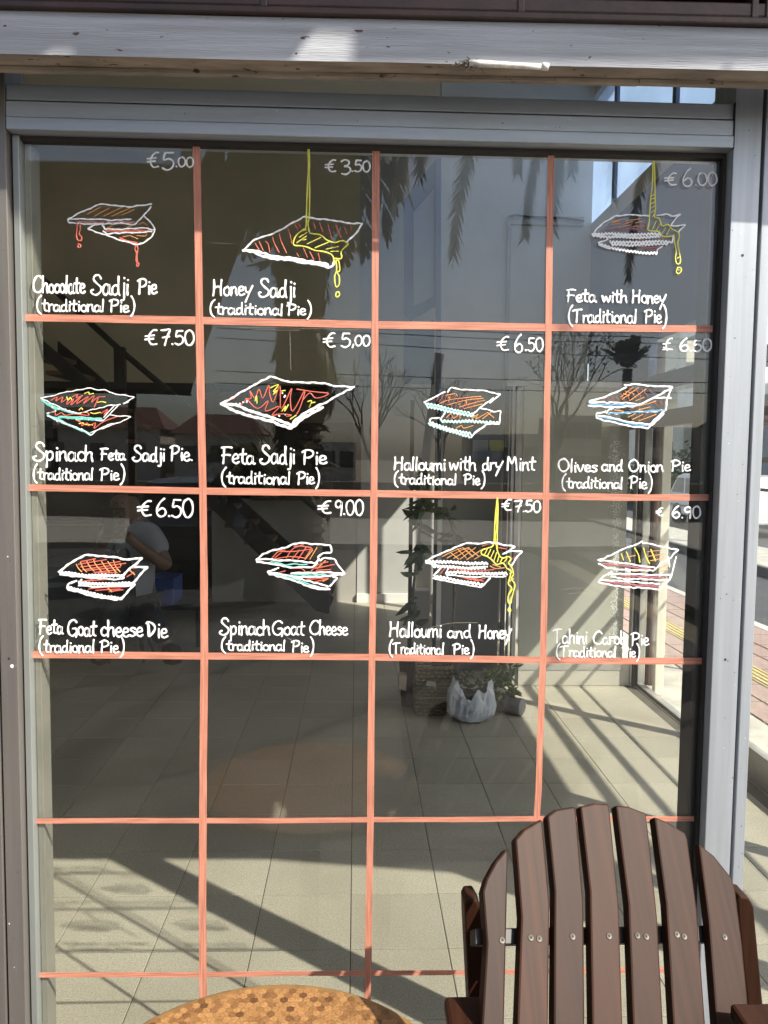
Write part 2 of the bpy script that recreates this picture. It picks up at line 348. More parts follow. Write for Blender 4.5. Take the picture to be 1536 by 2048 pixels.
pane_quad('alcove_post', wall_d, [(652,846),(664,846),(664,984),(652,984)], 7.06, .1)
# wall picture board
pb = thing('notice_board', 'small dark notice board with a pale and a yellow sheet on the partition', 'board', P(992,890,4.3))
pane_quad('board', blue_fr, [(944,858),(1012,858),(1012,918),(944,918)], 4.28, .03, pb)
pane_quad('sheet', mat('pale_sheet', (.35,.36,.40), .7), [(946,880),(976,880),(976,902),(946,902)], 4.27, .008, pb)
pane_quad('sheet', mat('yellow_sheet', (.45,.45,.12), .7), [(979,880),(1008,880),(1008,902),(979,902)], 4.27, .008, pb)

# frosted partition with door, facing us
part = thing('partition', 'grey framed partition with frosted door panel behind the plants', 'partition', (1.4,3.95,0))
YP = 3.95
def pp(name, m, x0, y0, x1, y1, Y=YP, th=.04, bevel=0):
    a = P(x0, y1, Y); c = P(x1, y0, Y); b = MB(); b.box((a.x, Y, max(a.z, 0) if y1 > 1340 else a.z), (c.x, Y+th, c.z)); return b.build(name, m, part, bevel=bevel)
pp('grey_panel', mat('grey_panel', (.20,.195,.18), .6, 0, .12, 1.5), 880, 760, 1006, 1380, 4.34, .03)
bpart('inner_partition_wall', wall_w, ((P(872,900,5.35).x,5.35,-.05),(XS0,5.45,4.95)))
pp('panel_frame', alu_in, 1004, 434, 1016, 1300, 5.32, .05)
pp('panel_frame', alu_in, 1016, 434, 1168, 448, 5.325, .05)
pp('dark_post', black_st, 864, 800, 879, 1385, 4.3, .06)
pp('dark_post', black_st, 815, 800, 829, 1330, 4.9, .06)
pp('post', gasket, 1006, 765, 1013, 1400, YP+.01, .05)
pp('post', alu_in, 1014, 765, 1026, 1400, YP-.01, .07)
pp('post', alu_in, 1028, 765, 1035, 1400, YP, .06)
pp('door_head', alu_in, 1014, 764, 1300, 772, YP-.014, .07)
pp('frosted_pane', frost, 1036, 772, 1262, 1330, YP+.02, .02)
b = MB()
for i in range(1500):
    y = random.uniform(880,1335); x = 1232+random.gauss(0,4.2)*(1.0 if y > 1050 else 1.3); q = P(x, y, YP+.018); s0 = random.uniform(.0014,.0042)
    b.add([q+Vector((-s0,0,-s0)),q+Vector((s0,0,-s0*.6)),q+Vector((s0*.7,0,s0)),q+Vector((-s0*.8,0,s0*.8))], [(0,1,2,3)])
o = b.build('dust_glitter_strip', mat('pale_glitter', (.8,.8,.74), .5), part); o['kind'] = 'stuff'  # bright glitter of the dusty strip painted as pale specks
pp('door_rail', alu_in, 1036, 1328, 1260, 1340, YP-.005, .05)
pp('kick_panel', mat('kick_panel', (.42,.40,.34), .5, .2, .1, 2), 1036, 1340, 1260, 1371, YP+.0, .04)
pp('door_stile', alu_in, 1262, 772, 1280, 1372, YP-.012, .06)
pp('door_jamb', gasket, 1281, 772, 1286, 1372, YP, .06)
pp('door_jamb', alu_in, 1287, 772, 1295, 1372, YP-.01, .06)

# cable along the partition top
b = MB(); b.tube([P(x, y, 5.3) for x, y in [(1018,433),(1034,430),(1060,434),(1090,435),(1130,436),(1168,442)]], .008, 6)
tag(b.build('cable', black_st), 'thin dark cable lying along the top of the frosted partition', 'cable')

# side street glazing: frame, panes, corner posts
sg = thing('street_door', 'aluminium framed glazed side doors opening to the street pavement', 'door', (2.09,2.3,0))
def sgb(name, m, y0, y1, z0, z1, dx=0, w=.05, parent=sg):
    b = MB(); b.box((XS0+.015+dx, y0, z0), (XS0+.015+dx+w, y1, z1)); return b.build(name, m, parent)
for y0, y1 in ((.2,.27),(1.26,1.34),(2.82,2.90)): sgb('stile', alu, y0, y1, .002, 1.88)
for y0, y1 in ((.27,1.26),(1.34,2.82)):
    sgb('kick_rail', alu_in, y0, y1, .002, .16); sgb('glass_pane', glass_clean, y0, y1, .16, 1.88, .02, .006)
sgb('glass_pane', glass_clean, 3.0, 3.95, .03, 1.88, .02, .006)
sgb('glass_pane', glass_clean, .27, 3.92, 1.985, 2.14, .02, .006)
sgb('glass_pane', glass_clean, .27, 3.92, 2.235, 2.5, .02, .006)
sgb('threshold', alu_in, 2.9, 3.95, .002, .02)
b = MB(); b.tube([(2.2,4.06,-.02),(2.2,4.06,2.5)], .035, 12)
tag(b.build('steel_column', mat('rusty_brown_steel', (.075,.04,.028), .6, 0, .4, 8)), 'rusty brown steel column beside the frosted door', 'column')
a0 = PX(1330,1372,2.16); 
b = MB(); b.box((2.135,3.79,-.02), (2.20,3.84,1.9)); 
tag(b.build('cream_post', cream_m, bevel=.006), 'cream painted square post outside the side glazing', 'post')
# side awning of white fabric; edge and valance placed to shape the light
aw = thing('side_awning', 'white fabric awning over the side pavement, placed to shade the floor', 'awning', (2.2,2,2.7))
b = MB(); b.prism([(2.14,-.4,2.95),(2.9,-.4,2.74),(2.9,4.35,2.74),(2.14,4.35,2.95)], (0,0,.012))
b.build('fabric', mat('white_canvas', (.9,.9,.9), .8, 0, .05, 3, trans=.85), aw)
for z, r_ in ((1.93,.03),(1.66,.022),(1.45,.012)): b = MB(); b.tube([(2.86,-.38,z),(2.86,4.3,z)], r_, 8); b.build('rail', brown_steel, aw)  # rails added to cast the dark bands on the inside floor
b = MB(); b.box((2.9,-.4,2.2),(2.912,4.35,2.752)); b.build('valance', mat('white_valance', (.9,.9,.9), .8, trans=.85), aw)
b = MB(); 
for y in (-.35,4.3): b = MB(); b.tube([(2.85,y,-.03),(2.85,y,2.74)], .025, 8); b.build('pole', brown_steel, aw)

def scale_about_camera(before):
    'rooms and street were laid out in 33 cm tiles; scale them about the floor point under the camera to fit the jamb shadow'
    for o in list(COL.objects):
        if o.parent is None and o.name not in before and o.type in ('MESH','EMPTY'):
            o.location = (o.location.x*.9, o.location.y*.9-.155, o.location.z*.9); o.scale = [v*.9 for v in o.scale]  # uniform scale centred on the floor below the camera
scale_about_camera(set())
NEAR0 = set(o.name for o in COL.objects)
FL = .165   # floor level while the front of the window is laid out
# ------------------------------------------------------------------ shop window
XL, XR, ZT = -.642, .722, 2.249
win = thing('shop_window', 'large aluminium framed shop window with hand drawn pie menu on the glass', 'window', (.04,0,0))
def wb(name, m, x0, x1, y0, y1, z0, z1, bevel=.0015):
    b = MB(); b.box((x0,y0,z0),(x1,y1,z1)); return b.build(name, m, win, bevel=bevel)
wb('glass_pane', glassm, XL+.001, XR-.001, 0, .006, FL+.06, ZT-.004, 0)
wb('transom_pane', glassm, XL+.001, XR-.001, 0.0, .006, 2.340, 2.72, 0)
wb('top_rail', alu_h, -.658, .7215, -.030, .05, 2.308, 2.336)
wb('top_rail', alu_h, -.6575, .7215, -.034, .05, 2.2755, 2.3045)
wb('top_rail', alu_h, -.6565, .7215, -.037, .05, 2.252, 2.2745)
wb('gasket', gasket, XL, XR, -.008, .012, 2.243, 2.2515, 0)
wb('gasket', gasket, .7165, .7215, -.010, .012, FL+.06, 2.243, 0)
# dark inner depth of the right jamb and pale of the left one
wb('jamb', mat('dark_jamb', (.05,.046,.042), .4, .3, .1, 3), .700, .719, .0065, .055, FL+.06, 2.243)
wb('jamb', alu, .7217, .776, -.036, .055, FL, 2.72)
wb('jamb', gasket, .776, .784, -.020, .055, FL, 2.72, 0)
wb('jamb', alu, .784, .806, -.034, .055, FL, 2.72)
wb('jamb', mat('pale_bead', (.30,.32,.31), .4, .5, .1, 3), -.655, -.6425, -.016, .03, FL+.06, 2.25)
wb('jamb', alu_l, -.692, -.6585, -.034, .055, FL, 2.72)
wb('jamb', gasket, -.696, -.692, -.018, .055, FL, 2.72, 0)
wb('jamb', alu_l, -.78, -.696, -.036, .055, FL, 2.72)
wb('jamb', mat('inner_bead', (.26,.25,.21), .5, .3), -.642, -.630, .0065, .05, FL+.06, 2.243)
wb('sill', alu_h, -.657, .7215, -.03, .055, FL-.02, FL+.06)
# specks, chips and fixings on the frame
b = MB(); bw = MB()
def speck(m_, x, y, z, r):
    m_.add([(x+r*math.cos(t)*random.uniform(.6,1.2), y, z+r*math.sin(t)*random.uniform(.6,1.2)) for t in [6.283*k/6 for k in range(6)]], [(0,1,2,3,4,5)])
for i in range(95):
    k = random.random(); tgt = b if random.random() < .75 else bw; r = random.choice((.0006,.0008,.0011,.0015))
    if k < .4: speck(tgt, random.uniform(.724,.774), -.0364, random.uniform(.3,2.6), r)
    elif k < .6: speck(tgt, random.uniform(.787,.804), -.0344, random.uniform(.3,2.6), r)
    elif k < .8: speck(tgt, random.uniform(-.689,-.661), -.0344, random.uniform(.3,2.4), r)
    else: speck(tgt, random.uniform(-.64,.71), -.0344, random.uniform(2.279,2.301), r)
for z in (.45,1.25,2.05): speck(b, .748, -.0364, z, .0032); speck(b, -.675, -.0344, z, .0030)
speck(bw, -.669, -.0345, 1.235, .004)
tag(b.build('speck', gasket, win), kind='stuff'); tag(bw.build('paint_drip', PAINT['white'], win), kind='stuff')
b = MB(); b.box((.7212,-.0375,2.250),(.7222,-.03,2.337)); b.build('corner_joint', gasket, win)
def bay(t, x0, x1, px0, px1, inner, m):
    for nm, mm, a, b_, y0, y1, z0, z1 in (('top_rail', alu_h, x0,x1,-.03,.05,2.27,2.335), (inner, m, x0,x1,0,.006 if inner == 'glass_pane' else .03,FL+.05,2.27),
            ('transom_pane', glass_clean,x0,x1,0,.006,2.336,2.72), ('sill', alu_h,x0,x1,-.03,.05,FL-.02,FL+.05), ('corner_post', alu,px0,px1,-.04,.055,FL-.02,2.75)):
        b = MB(); b.box((a,y0,z0),(b_,y1,z1)); b.build(nm, mm, t)
bay(thing('side_bay', 'narrow neighbouring glazed bay at the right of the menu window', 'window', (1.4,0,0)), .8065, 1.842, 1.8425, 1.92, 'glass_pane', glass_clean)
bay(thing('left_bay', 'bay with an added panel blocking light, at the left of the menu window', 'window', (-1.5,0,0)), -2.14, -.781, -2.2, -2.141, 'panel', facade)  # unseen bay, closed to keep daylight out of the room
# ------------------------------------------------------------------ beam, brown frame, roof above
def sk(x, y0, y1): return y0+(y1-y0)*(x+.9)/2.2     # beam is a touch out of parallel
beam = thing('wooden_beam', 'white painted weathered timber beam across the top of the window', 'beam', (0,-.18,2.36))
def beamY(x): return -.150-.030*(x+.9)/2.0
N = 24; b = MB(); b2 = MB(); xs_ = [-1.6+3.6*i/N for i in range(N+1)]
TH = .05; zb = P(738,124,beamY(.02)).z; zt = P(738,38,beamY(.02)).z
def zz(x, z): return z+0.0*(x)
fr = [];
for x in xs_:
    y = beamY(x); j = random.uniform(-.0006,.0006)
    fr.append([(x,y,zb+j),(x,y,zt+j),(x,y+TH,zt),(x,y+TH,zb+j*2)])
vs = [v for q in fr for v in q]
b.add(vs, [(4*i+0,4*i+4,4*i+5,4*i+1) for i in range(N)]+[(4*i+1,4*i+5,4*i+6,4*i+2) for i in range(N)]+[(4*i+2,4*i+6,4*i+7,4*i+3) for i in range(N)]+[(0,1,2,3)])
b.build('board', white_beam, beam)
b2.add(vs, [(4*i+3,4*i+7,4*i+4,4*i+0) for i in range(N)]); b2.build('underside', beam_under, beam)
b = MB()
for x in xs_[:-1]:
    y = beamY(x); b.box((x,y+TH-.012,zb-.007),(x+.1495,y+TH,zb-.0005))
b.build('drip_strip', beam_under, beam)
# brown steel canopy frame
bf = thing('canopy_frame', 'dark brown steel canopy frame running above the white beam', 'frame', (0,-.18,2.5))
def bar(y0, y1, z0, z1): 
    b = MB(); b.prism([(-1.6,beamY(-1.6)+y0,z0),(2.0,beamY(2.0)+y0,z0),(2.0,beamY(2.0)+y0,z1),(-1.6,beamY(-1.6)+y0,z1)],(0,y1-y0,0)); return b.build('rail', brown_steel, bf, bevel=.003)
bar(-.010,.04,zt+.0005,zt+.014); bar(-.004,.045,zt+.016,zt+.040); bar(.0,.04,zt+.052,zt+.075); bar(.03,.04,zt+.040,zt+.052)
for x in (-.17,.27,.675,.70):
    b = MB(); b.box((x,beamY(x)-.007,zt+.013),(x+.012,beamY(x)+.03,zt+.052)); b.build('clip', brown_steel, bf, bevel=.002)
b = MB(); b.box((-1.6,beamY(0)+.05,zt+.07),(2.2,0,zt+.09)); b.build('soffit', brown_steel, bf)
# white rod with an old spider nest on the beam
rod = thing('painted_rod', 'short white painted metal rod fixed to the front of the beam', 'rod', P(1020,130,-.19))
b = MB(); y_ = beamY(.3)-.006; b.tube([P(938,127,y_),P(960,127,y_),P(1030,131,y_),P(1090,134,y_)], [.006,.0058,.005,.0052], 10); b.tube([P(1083,133,y_),P(1097,134,y_)], [.0066,.0062], 10); b.build('bar', mat('old_white_enamel', (.72,.70,.64), .5, 0, .3, 60), rod, smooth=True)
b = MB()
for i in range(90):
    a = P(random.gauss(938,14), random.gauss(129,4), y_+random.uniform(-.004,.004)); c = a+Vector((random.uniform(-.012,.012),random.uniform(-.003,.003),random.uniform(-.006,.006)))
    b.tube([a,c], random.uniform(.0003,.0012), 4)
tag(b.build('cobweb_nest', mat('dry_debris', (.10,.08,.06), .95)), 'dark clump of dry cobweb and debris on the beam beside the rod', 'cobweb')
# unseen roof added to shade the beam, notched to leave sun patches
rf = thing('porch_roof', 'brown porch roof out of view, shaped to shade the beam', 'roof', (0,-.6,3.7))
ZR = 3.67
def onroof(px, py):
    p = P(px, py, beamY(P(px,py,-.18).x)); k = (ZR-p.z)/SZ; return (p.x+SX*k, p.y-k)
n_ = [onroof(697,135), onroof(700,68), onroof(625,62), onroof(572,135)]
m_ = [onroof(150,116), onroof(149,106), onroof(92,103), onroof(90,113)]
YE = onroof(640,124)[1]-.003
edge = [(2.6,YE),(n_[0][0],YE),n_[1],n_[2],(n_[3][0],YE),(m_[0][0],YE),(m_[1][0],m_[1][1]),(m_[2][0],m_[2][1]),(m_[3][0],YE),(-3.2,YE),(-3.2,-.02),(2.6,-.02)]
b = MB(); b.prism([(x,y,ZR) for x, y in edge], (0,0,.05)); b.build('deck', brown_steel, rf)
b = MB(); b.tube([(2.55,-.1,.1),(2.55,-.1,ZR)], .043, 12); b.build('post', brown_steel, rf); b = MB(); b.tube([(-3.1,-1.0,.1),(-3.1,-1.0,ZR)], .043, 12); b.build('post', brown_steel, rf)
b = MB(); b.tube([(1.75,-1.05,.1),(1.75,-1.05,ZR)], .006, 8); b.build('thin_rod', brown_steel, rf)

# ------------------------------------------------------------------ tape grid on the glass
YT = -.0003
def strip(label, pts, wpx, m, jag=.4):
    "tape as short overlapping lengths; pts in picture measure; each a slab 0.6 mm thick"
    b = MB()
    for i in range(len(pts)-1):
        a, c = P(*pts[i], 0), P(*pts[i+1], 0); d = (c-a); L_ = d.length; d.normalize(); n = Vector((-d.z, 0, d.x)); w = wpx/1000*.5*random.uniform(.94,1.06)
        k = max(2, int(L_/.02)); yo = -.00012*(i % 2)-(.00035 if m is tape_v else 0)
        up = []; dn = []
        for j in range(k+1):
            p = a+d*(L_*j/k); up.append(p+n*(w+random.uniform(-1,1)*.00025*jag)); dn.append(p-n*(w+random.uniform(-1,1)*.00025*jag))
        vs = [Vector((v.x, YT-.0003+yo, v.z)) for v in up+dn]+[Vector((v.x, YT+yo, v.z)) for v in up+dn]; K = k+1
        fs = []
        for j in range(k):
            fs += [(j,j+1,K+j+1,K+j),(2*K+j,2*K+j+1,j+1,j),(K+j,K+j+1,3*K+j+1,3*K+j)]
        fs += [(0,K,3*K,2*K),(k,2*K+k,3*K+k,K+k)]
        b.add(vs, fs)
    return tag(b.build('tape_strip', m), label, 'tape', 'salmon tape strips dividing the menu window')
strip('salmon tape strip across the glass under the chocolate and honey sadji pies', [(41,635),(225,638),(400,641),(600,646),(752,650),(930,652),(1098,655),(1300,657),(1425,658)], 14, tape_m)
strip('salmon tape strip across the glass under the second row of pies', [(49,975),(230,978),(405,982),(560,984),(745,987),(950,990),(1090,992),(1260,995),(1418,995)], 13.5, tape_m)
strip('salmon tape strip across the glass under the third row of pies', [(55,1309),(230,1310),(410,1312),(600,1313),(745,1314),(900,1317),(1085,1320),(1250,1322),(1408,1322)], 13.5, tape_m)
strip('salmon tape strip across the glass at the height of the chair top', [(63,1642),(230,1641),(405,1641),(560,1641),(740,1639),(900,1639),(1080,1637),(1250,1638),(1388,1637)], 11, tape_m)
strip('lowest salmon tape strip across the glass just above the round table', [(64,1950),(230,1949),(405,1949),(560,1947),(735,1946),(900,1945),(1100,1942),(1300,1940),(1385,1939)], 11, tape_m)
strip('leftmost upright salmon tape strip on the glass', [(393,293),(396,440),(399,640),(402,800),(406,982),(408,1140),(409,1312),(407,1480),(406,1641),(405,1800),(406,1949),(407,2010)], 15, tape_v)
strip('middle upright salmon tape strip on the glass', [(752,302),(751,460),(750,650),(750,800),(748,987),(747,1150),(744,1314),(742,1480),(741,1639),(738,1800),(736,1946),(735,2010)], 14, tape_v)
strip('rightmost upright salmon tape strip on the glass, ending behind the chair', [(1102,310),(1099,480),(1097,655),(1094,820),(1092,992),(1089,1150),(1086,1320),(1080,1480),(1077,1580),(1073,1637)], 13, tape_v)

# ------------------------------------------------------------------ marker drawing on glass
def smooth_line(pts, sub=4):
    if len(pts) < 3: 
        return pts
    o = []
    for i in range(len(pts)-1):
        p0 = pts[max(i-1,0)]; p1 = pts[i]; p2 = pts[i+1]; p3 = pts[min(i+2,len(pts)-1)]
        for k in range(sub):
            t = k/sub; t2 = t*t; t3 = t2*t
            o.append(tuple(.5*((2*p1[j])+(-p0[j]+p2[j])*t+(2*p0[j]-5*p1[j]+4*p2[j]-p3[j])*t2+(-p0[j]+3*p1[j]-3*p2[j]+p3[j])*t3) for j in (0,1)))
    o.append(pts[-1]); return o
lift = [0]
def ribbon(b, pts, w, wob=.3, sm=True, mi=0):
    "pts in picture measure, w = width in the same measure; raised bead of paint"
    if sm: pts = smooth_line(pts)
    if len(pts) == 1: pts = [pts[0], (pts[0][0]+.6, pts[0][1]+.3)]
    lift[0] = (lift[0]+1) % 9; y0 = -.0013-.00006*lift[0]; n = len(pts); C_ = []; wid = []
    ph = random.uniform(0,9)
    for i, (x, y) in enumerate(pts):
        C_.append(P(x+random.uniform(-wob,wob)*.35, y+random.uniform(-wob,wob)*.35, 0)); wid.append(w*.001*.5*(1+.16*math.sin(i*.9+ph)))
    vs = []; fs = []
    def nrm(i):
        d = C_[min(i+1,n-1)]-C_[max(i-1,0)]
        if d.length < 1e-7: d = Vector((1,0,0))
        d.normalize(); return d, Vector((-d.z,0,d.x))
    for i in range(n):
        d, q = nrm(i); c = C_[i]; w_ = wid[i]
        for u, yy in ((-1,0),(-.55,-.00035),(.55,-.00035),(1,0)): vs.append((c.x+q.x*w_*u, y0+yy, c.z+q.z*w_*u))
    for i in range(n-1):
        for k in range(3): fs.append((4*i+k, 4*i+k+1, 4*i+5+k, 4*i+4+k))
    for i, sg_ in ((0,-1),(n-1,1)):
        d, q = nrm(i); base = len(vs); c = C_[i]; w_ = wid[i]
        for a in (-.5,0,.5):
            dd = d*sg_*math.cos(a*1.9)+q*math.sin(a*1.9); vs.append((c.x+dd.x*w_, y0, c.z+dd.z*w_))
        fs.append((4*i, base, base+1, base+2, 4*i+3, 4*i+2, 4*i+1))
    b.add(vs, fs, mi)

GL = {
'C':(6.2,"6,8.6 4.6,10 2.2,9.2 .5,5.5 .9,1.6 3,0 5.2,.6 6.2,2"),
'h':(3.8,"0.4,10 .3,5 .2,0;.3,3 1.6,5 2.9,4.6 3,2.4 3.4,.1"),
'o':(3.6,"2,4.9 .5,3.9 .3,1.3 1.8,0 3.2,1 3.3,3.4 2.2,4.9 1.7,4.8"),
'c':(3.2,"3,4.2 1.8,5 .4,3.4 .5,1 1.9,0 3.2,.8"),
'l':(1.6,"1.0,10 .7,5 .6,0"),
'a':(3.9,"2.9,4.2 1.5,5 .2,3.4 .3,.8 1.5,0 2.8,1.6 3.1,5 3.0,1.4 3.5,.2 4.2,.3"),
't':(3.2,"1.7,9 1.4,4 1.5,.8 2.8,.2;0,5.4 3.3,5.8"),
'e':(3.4,".4,2.4 2.8,3 2.6,4.7 1.4,5 .3,3.3 .5,.9 1.9,0 3.4,.9"),
'S':(5.4,"4.8,8.4 3.9,10.2 2,10 1.3,7.8 3,5.6 4.9,3.6 4.6,1.2 2.6,-.4 .6,.2 .2,1.8 1.2,2.4"),
'd':(4.0,"3,4.2 1.7,4.9 .4,3.4 .4,1 1.7,0 3,1.4;3.3,10 3.1,5 3.2,1 3.8,0"),
'j':(2.0,"1.6,5.4 1.6,1 1.4,-2.6 .2,-3;1.7,8.4 1.8,8.2"),
'i':(1.5,".9,4.8 .8,2 .9,.1;1.0,7.6 1.1,7.4"),
'P':(5.4,"1.4,9.4 1.2,5 1.0,0;.2,8.6 2.4,10 4.8,9 4.8,6.4 3,4.8 1.4,4.8"),
'D':(5.6,"1.2,9.8 1.4,5 1.8,1 3.4,2.6 4.8,5.4 4.4,8 2.2,9.6 .6,9;1.6,8 2,2.4"),
'r':(2.8,".4,5 .5,2.4 .4,0;.5,3 1.4,4.8 2.7,4.9"),
'n':(3.8,".3,5 .4,2.4 .3,0;.4,3.2 1.7,5 2.9,4.4 3,2 3.5,.1"),
'm':(5.8,".3,5 .4,2.4 .3,0;.4,3.2 1.5,5 2.6,4.4 2.7,.2;2.7,3.2 3.8,5 4.9,4.4 5,2 5.4,.1"),
'u':(3.8,".4,5 .4,1.8 1.5,.1 2.8,1.4 3.2,4.9 3.2,1.4 3.8,.1"),
'v':(3.6,".2,4.9 1.6,.1 3.4,5"),
'w':(5.0,".2,4.8 1.1,.2 2.4,4.4 3.5,.2 4.9,5.0"),
'y':(4.0,".3,5 .7,2.4 2,2 3.4,3.4;4.4,6.4 2.6,1.8 .4,-4"),
'H':(5.6,".6,9.8 .6,5 .2,0;4.8,10 4.4,5 4.4,0;.6,4.6 2.4,5.6 4.4,5.2"),
'F':(5.2,"1.4,9.4 1.3,5 .9,0;.2,9.4 3,9.8 5.2,9.6;.4,4.8 2.4,5.2 4.3,5"),
'O':(6.4,"3,9.8 1,8 .4,4.4 1.8,.4 4,0 5.8,3 5.6,7 3.8,9.8 2.6,9.7"),
's':(3.2,"2.9,4.5 1.5,5 .6,3.7 2.4,2.4 2.7,.8 1.2,0 .2,.7"),
'T':(5.2,"-.4,8.6 2,9.6 5,9.8;2.2,9.4 2,5 1.9,0"),
'G':(6.2,"5.6,8.6 4,10 1.6,8.6 .4,5 1.2,1.2 3.4,0 5.4,1.8 5.6,4.4 3.4,4.6;5.4,4.4 5.9,1.6 5.4,-.8"),
'M':(6.4,".5,0 1,9.8 2.8,4.4 4.4,9.4 5.2,5 5.6,0"),
'b':(3.8,".6,10 .4,4 .5,.4 2,0 3.2,1.6 3,3.8 1.6,4.4 .6,3"),
'p':(3.8,".4,5 .5,0 .4,-3.6;.5,3.4 1.8,5 3.1,4 3,1.2 1.6,0 .6,.9"),
'k':(3.6,".5,10 .4,0;3,5 .6,2.4 3.4,0"),
'(':(2.8,"2.6,12.6 1,9.6 .2,4.8 .8,-.2 2.4,-2.6"),
')':(2.8,"1.0,13 2.4,9.4 2.8,4.4 2,-1 .6,-3.6"),
'.':(1.4,".6,.5 .8,.3"),
',':(1.6,"1,1.4 .8,.2 .2,-1.8"),
'0':(5.4,"2.8,10 .9,8.6 .3,4.6 1.4,.5 3.4,.2 5,3.4 4.7,8 3.2,10 2.4,9.8"),
'3':(5.0,".6,8.8 2.4,10 4.4,8.6 3.8,6.4 2,5.6 4.2,5 4.9,2.6 3,0 .8,.4"),
'5':(5.2,"4.6,9.6 1.4,9.6;1.4,9.4 1.0,5.6 3,6.2 4.8,4.4 4.4,1.4 2.4,-.2 .4,.8"),
'6':(5.4,"4.2,10.2 2.2,8.2 .6,4.6 .6,1.6 2.4,0 4.5,1.2 4.6,3.6 3,4.9 1,3.4"),
'7':(5.4,".3,9.4 2.6,9.6 5.2,9.8 3.6,5 2.4,0;1.2,4.6 4.8,5.4"),
'9':(5.0,"4.4,8.4 2.8,10 .8,8.6 .8,6.2 2.6,5.2 4.4,7.2 4.5,9.2 4.3,4 4.0,0"),
'\u20ac':(6.6,"6,9.6 4.2,9.4 2.3,6.4 2,3 3.4,.2 6,.6;.2,5.6 4.8,6.2;.2,3.4 4.4,4"),
'\u00a3':(6.4,"6,9.6 4.2,9.2 2.6,6 2.4,3 2.8,.8;.8,5.2 4.8,5.8;.6,.6 3,1 6,.8;1,2.4 3,.4"),
}
def write(b, text, x0, x1, ytop, ybase, w=3.2, slope=.012, mi=0):
    "handwrite a word into a measured box; cap height 10 units"
    tot = sum(GL[c][0] for c in text)+.35*(len(text)-1); sx = (x1-x0)/tot; sy = (ybase-ytop)/10.0
    x = x0
    for c in text:
        adv, st = GL[c]; jy = random.uniform(-.25,.25); sq = random.uniform(.94,1.05)
        if c in '().,': sq = 1
        for s_ in st.split(';'):
            pts = []
            for q in s_.split():
                u, v = q.split(','); u = float(u); v = float(v)+jy
                if c not in '().,': v *= sq
                if c.islower(): v = v*1.1 if v <= 5 else 5.5+(v-5)*.9
                if c in '()': v = 5+(v-5)*1.02
                u += random.uniform(-.08,.08); v += random.uniform(-.1,.1)
                px = x+u*sx; pts.append((px, ybase-v*sy+slope*(px-x0)))
            ribbon(b, pts, w*.97*random.uniform(.92,1.06), .25, True, mi)
        x += (adv+.35)*sx

def conv(strs, ox, oy, s):
    return [[(ox+float(p.split(',')[0])/s, oy+float(p.split(',')[1])/s) for p in t.split()] for t in strs]
def wobble(pts, amp, step=7):
    "hand tremor on a long line"
    o = []
    for i in range(len(pts)-1):
        (x0,y0),(x1,y1) = pts[i], pts[i+1]; L_ = math.hypot(x1-x0,y1-y0); k = max(1,int(L_/step))
        for j in range(k):
            t = j/k; o.append((x0+(x1-x0)*t+random.uniform(-amp,amp)*.4, y0+(y1-y0)*t+random.uniform(-amp,amp)*(0 if j == 0 else 1)))
    o.append(pts[-1]); return o

def menu_entry(label, org, words, price, layers):
    ox, oy, s = org; t = thing('menu_entry', label, 'menu drawing', P(ox+190, oy+190, -.001), 'hand drawn pie entries on the window')
    for name, colr, w, kind, strs in layers:
        b = MB()
        for line in conv(strs, ox, oy, s):
            if kind == 'wob': ribbon(b, wobble(line, 1.1), w, .3)
            elif kind == 'line': ribbon(b, line, w, .2)
            elif kind == 'zig': ribbon(b, line, w, .3)
            elif kind == 'crimp':   # looping crust edge between a pair of points chain
                pts = wobble(line, .6, 3.2); q = []
                for i, (x, y) in enumerate(pts): q.append((x, y+(2.0 if i % 2 else -2.0)))
                ribbon(b, q, w, .3)
            elif kind == 'dots':
                for x, y in line: ribbon(b, [(x-.5,y),(x+.5,y+.4)], w, .2)
        o = b.build(name, PAINT[colr], t)
        if len(strs) > 1: o['kind'] = 'stuff'
    b = MB()
    for wd in words: write(b, *wd)
    b.build('item_name', PAINT['white'], t)
    b = MB()
    for wd in price: write(b, *wd)
    b.build('price', PAINT['white'], t)
    return t
EU = '\u20ac'; PD = '\u00a3'
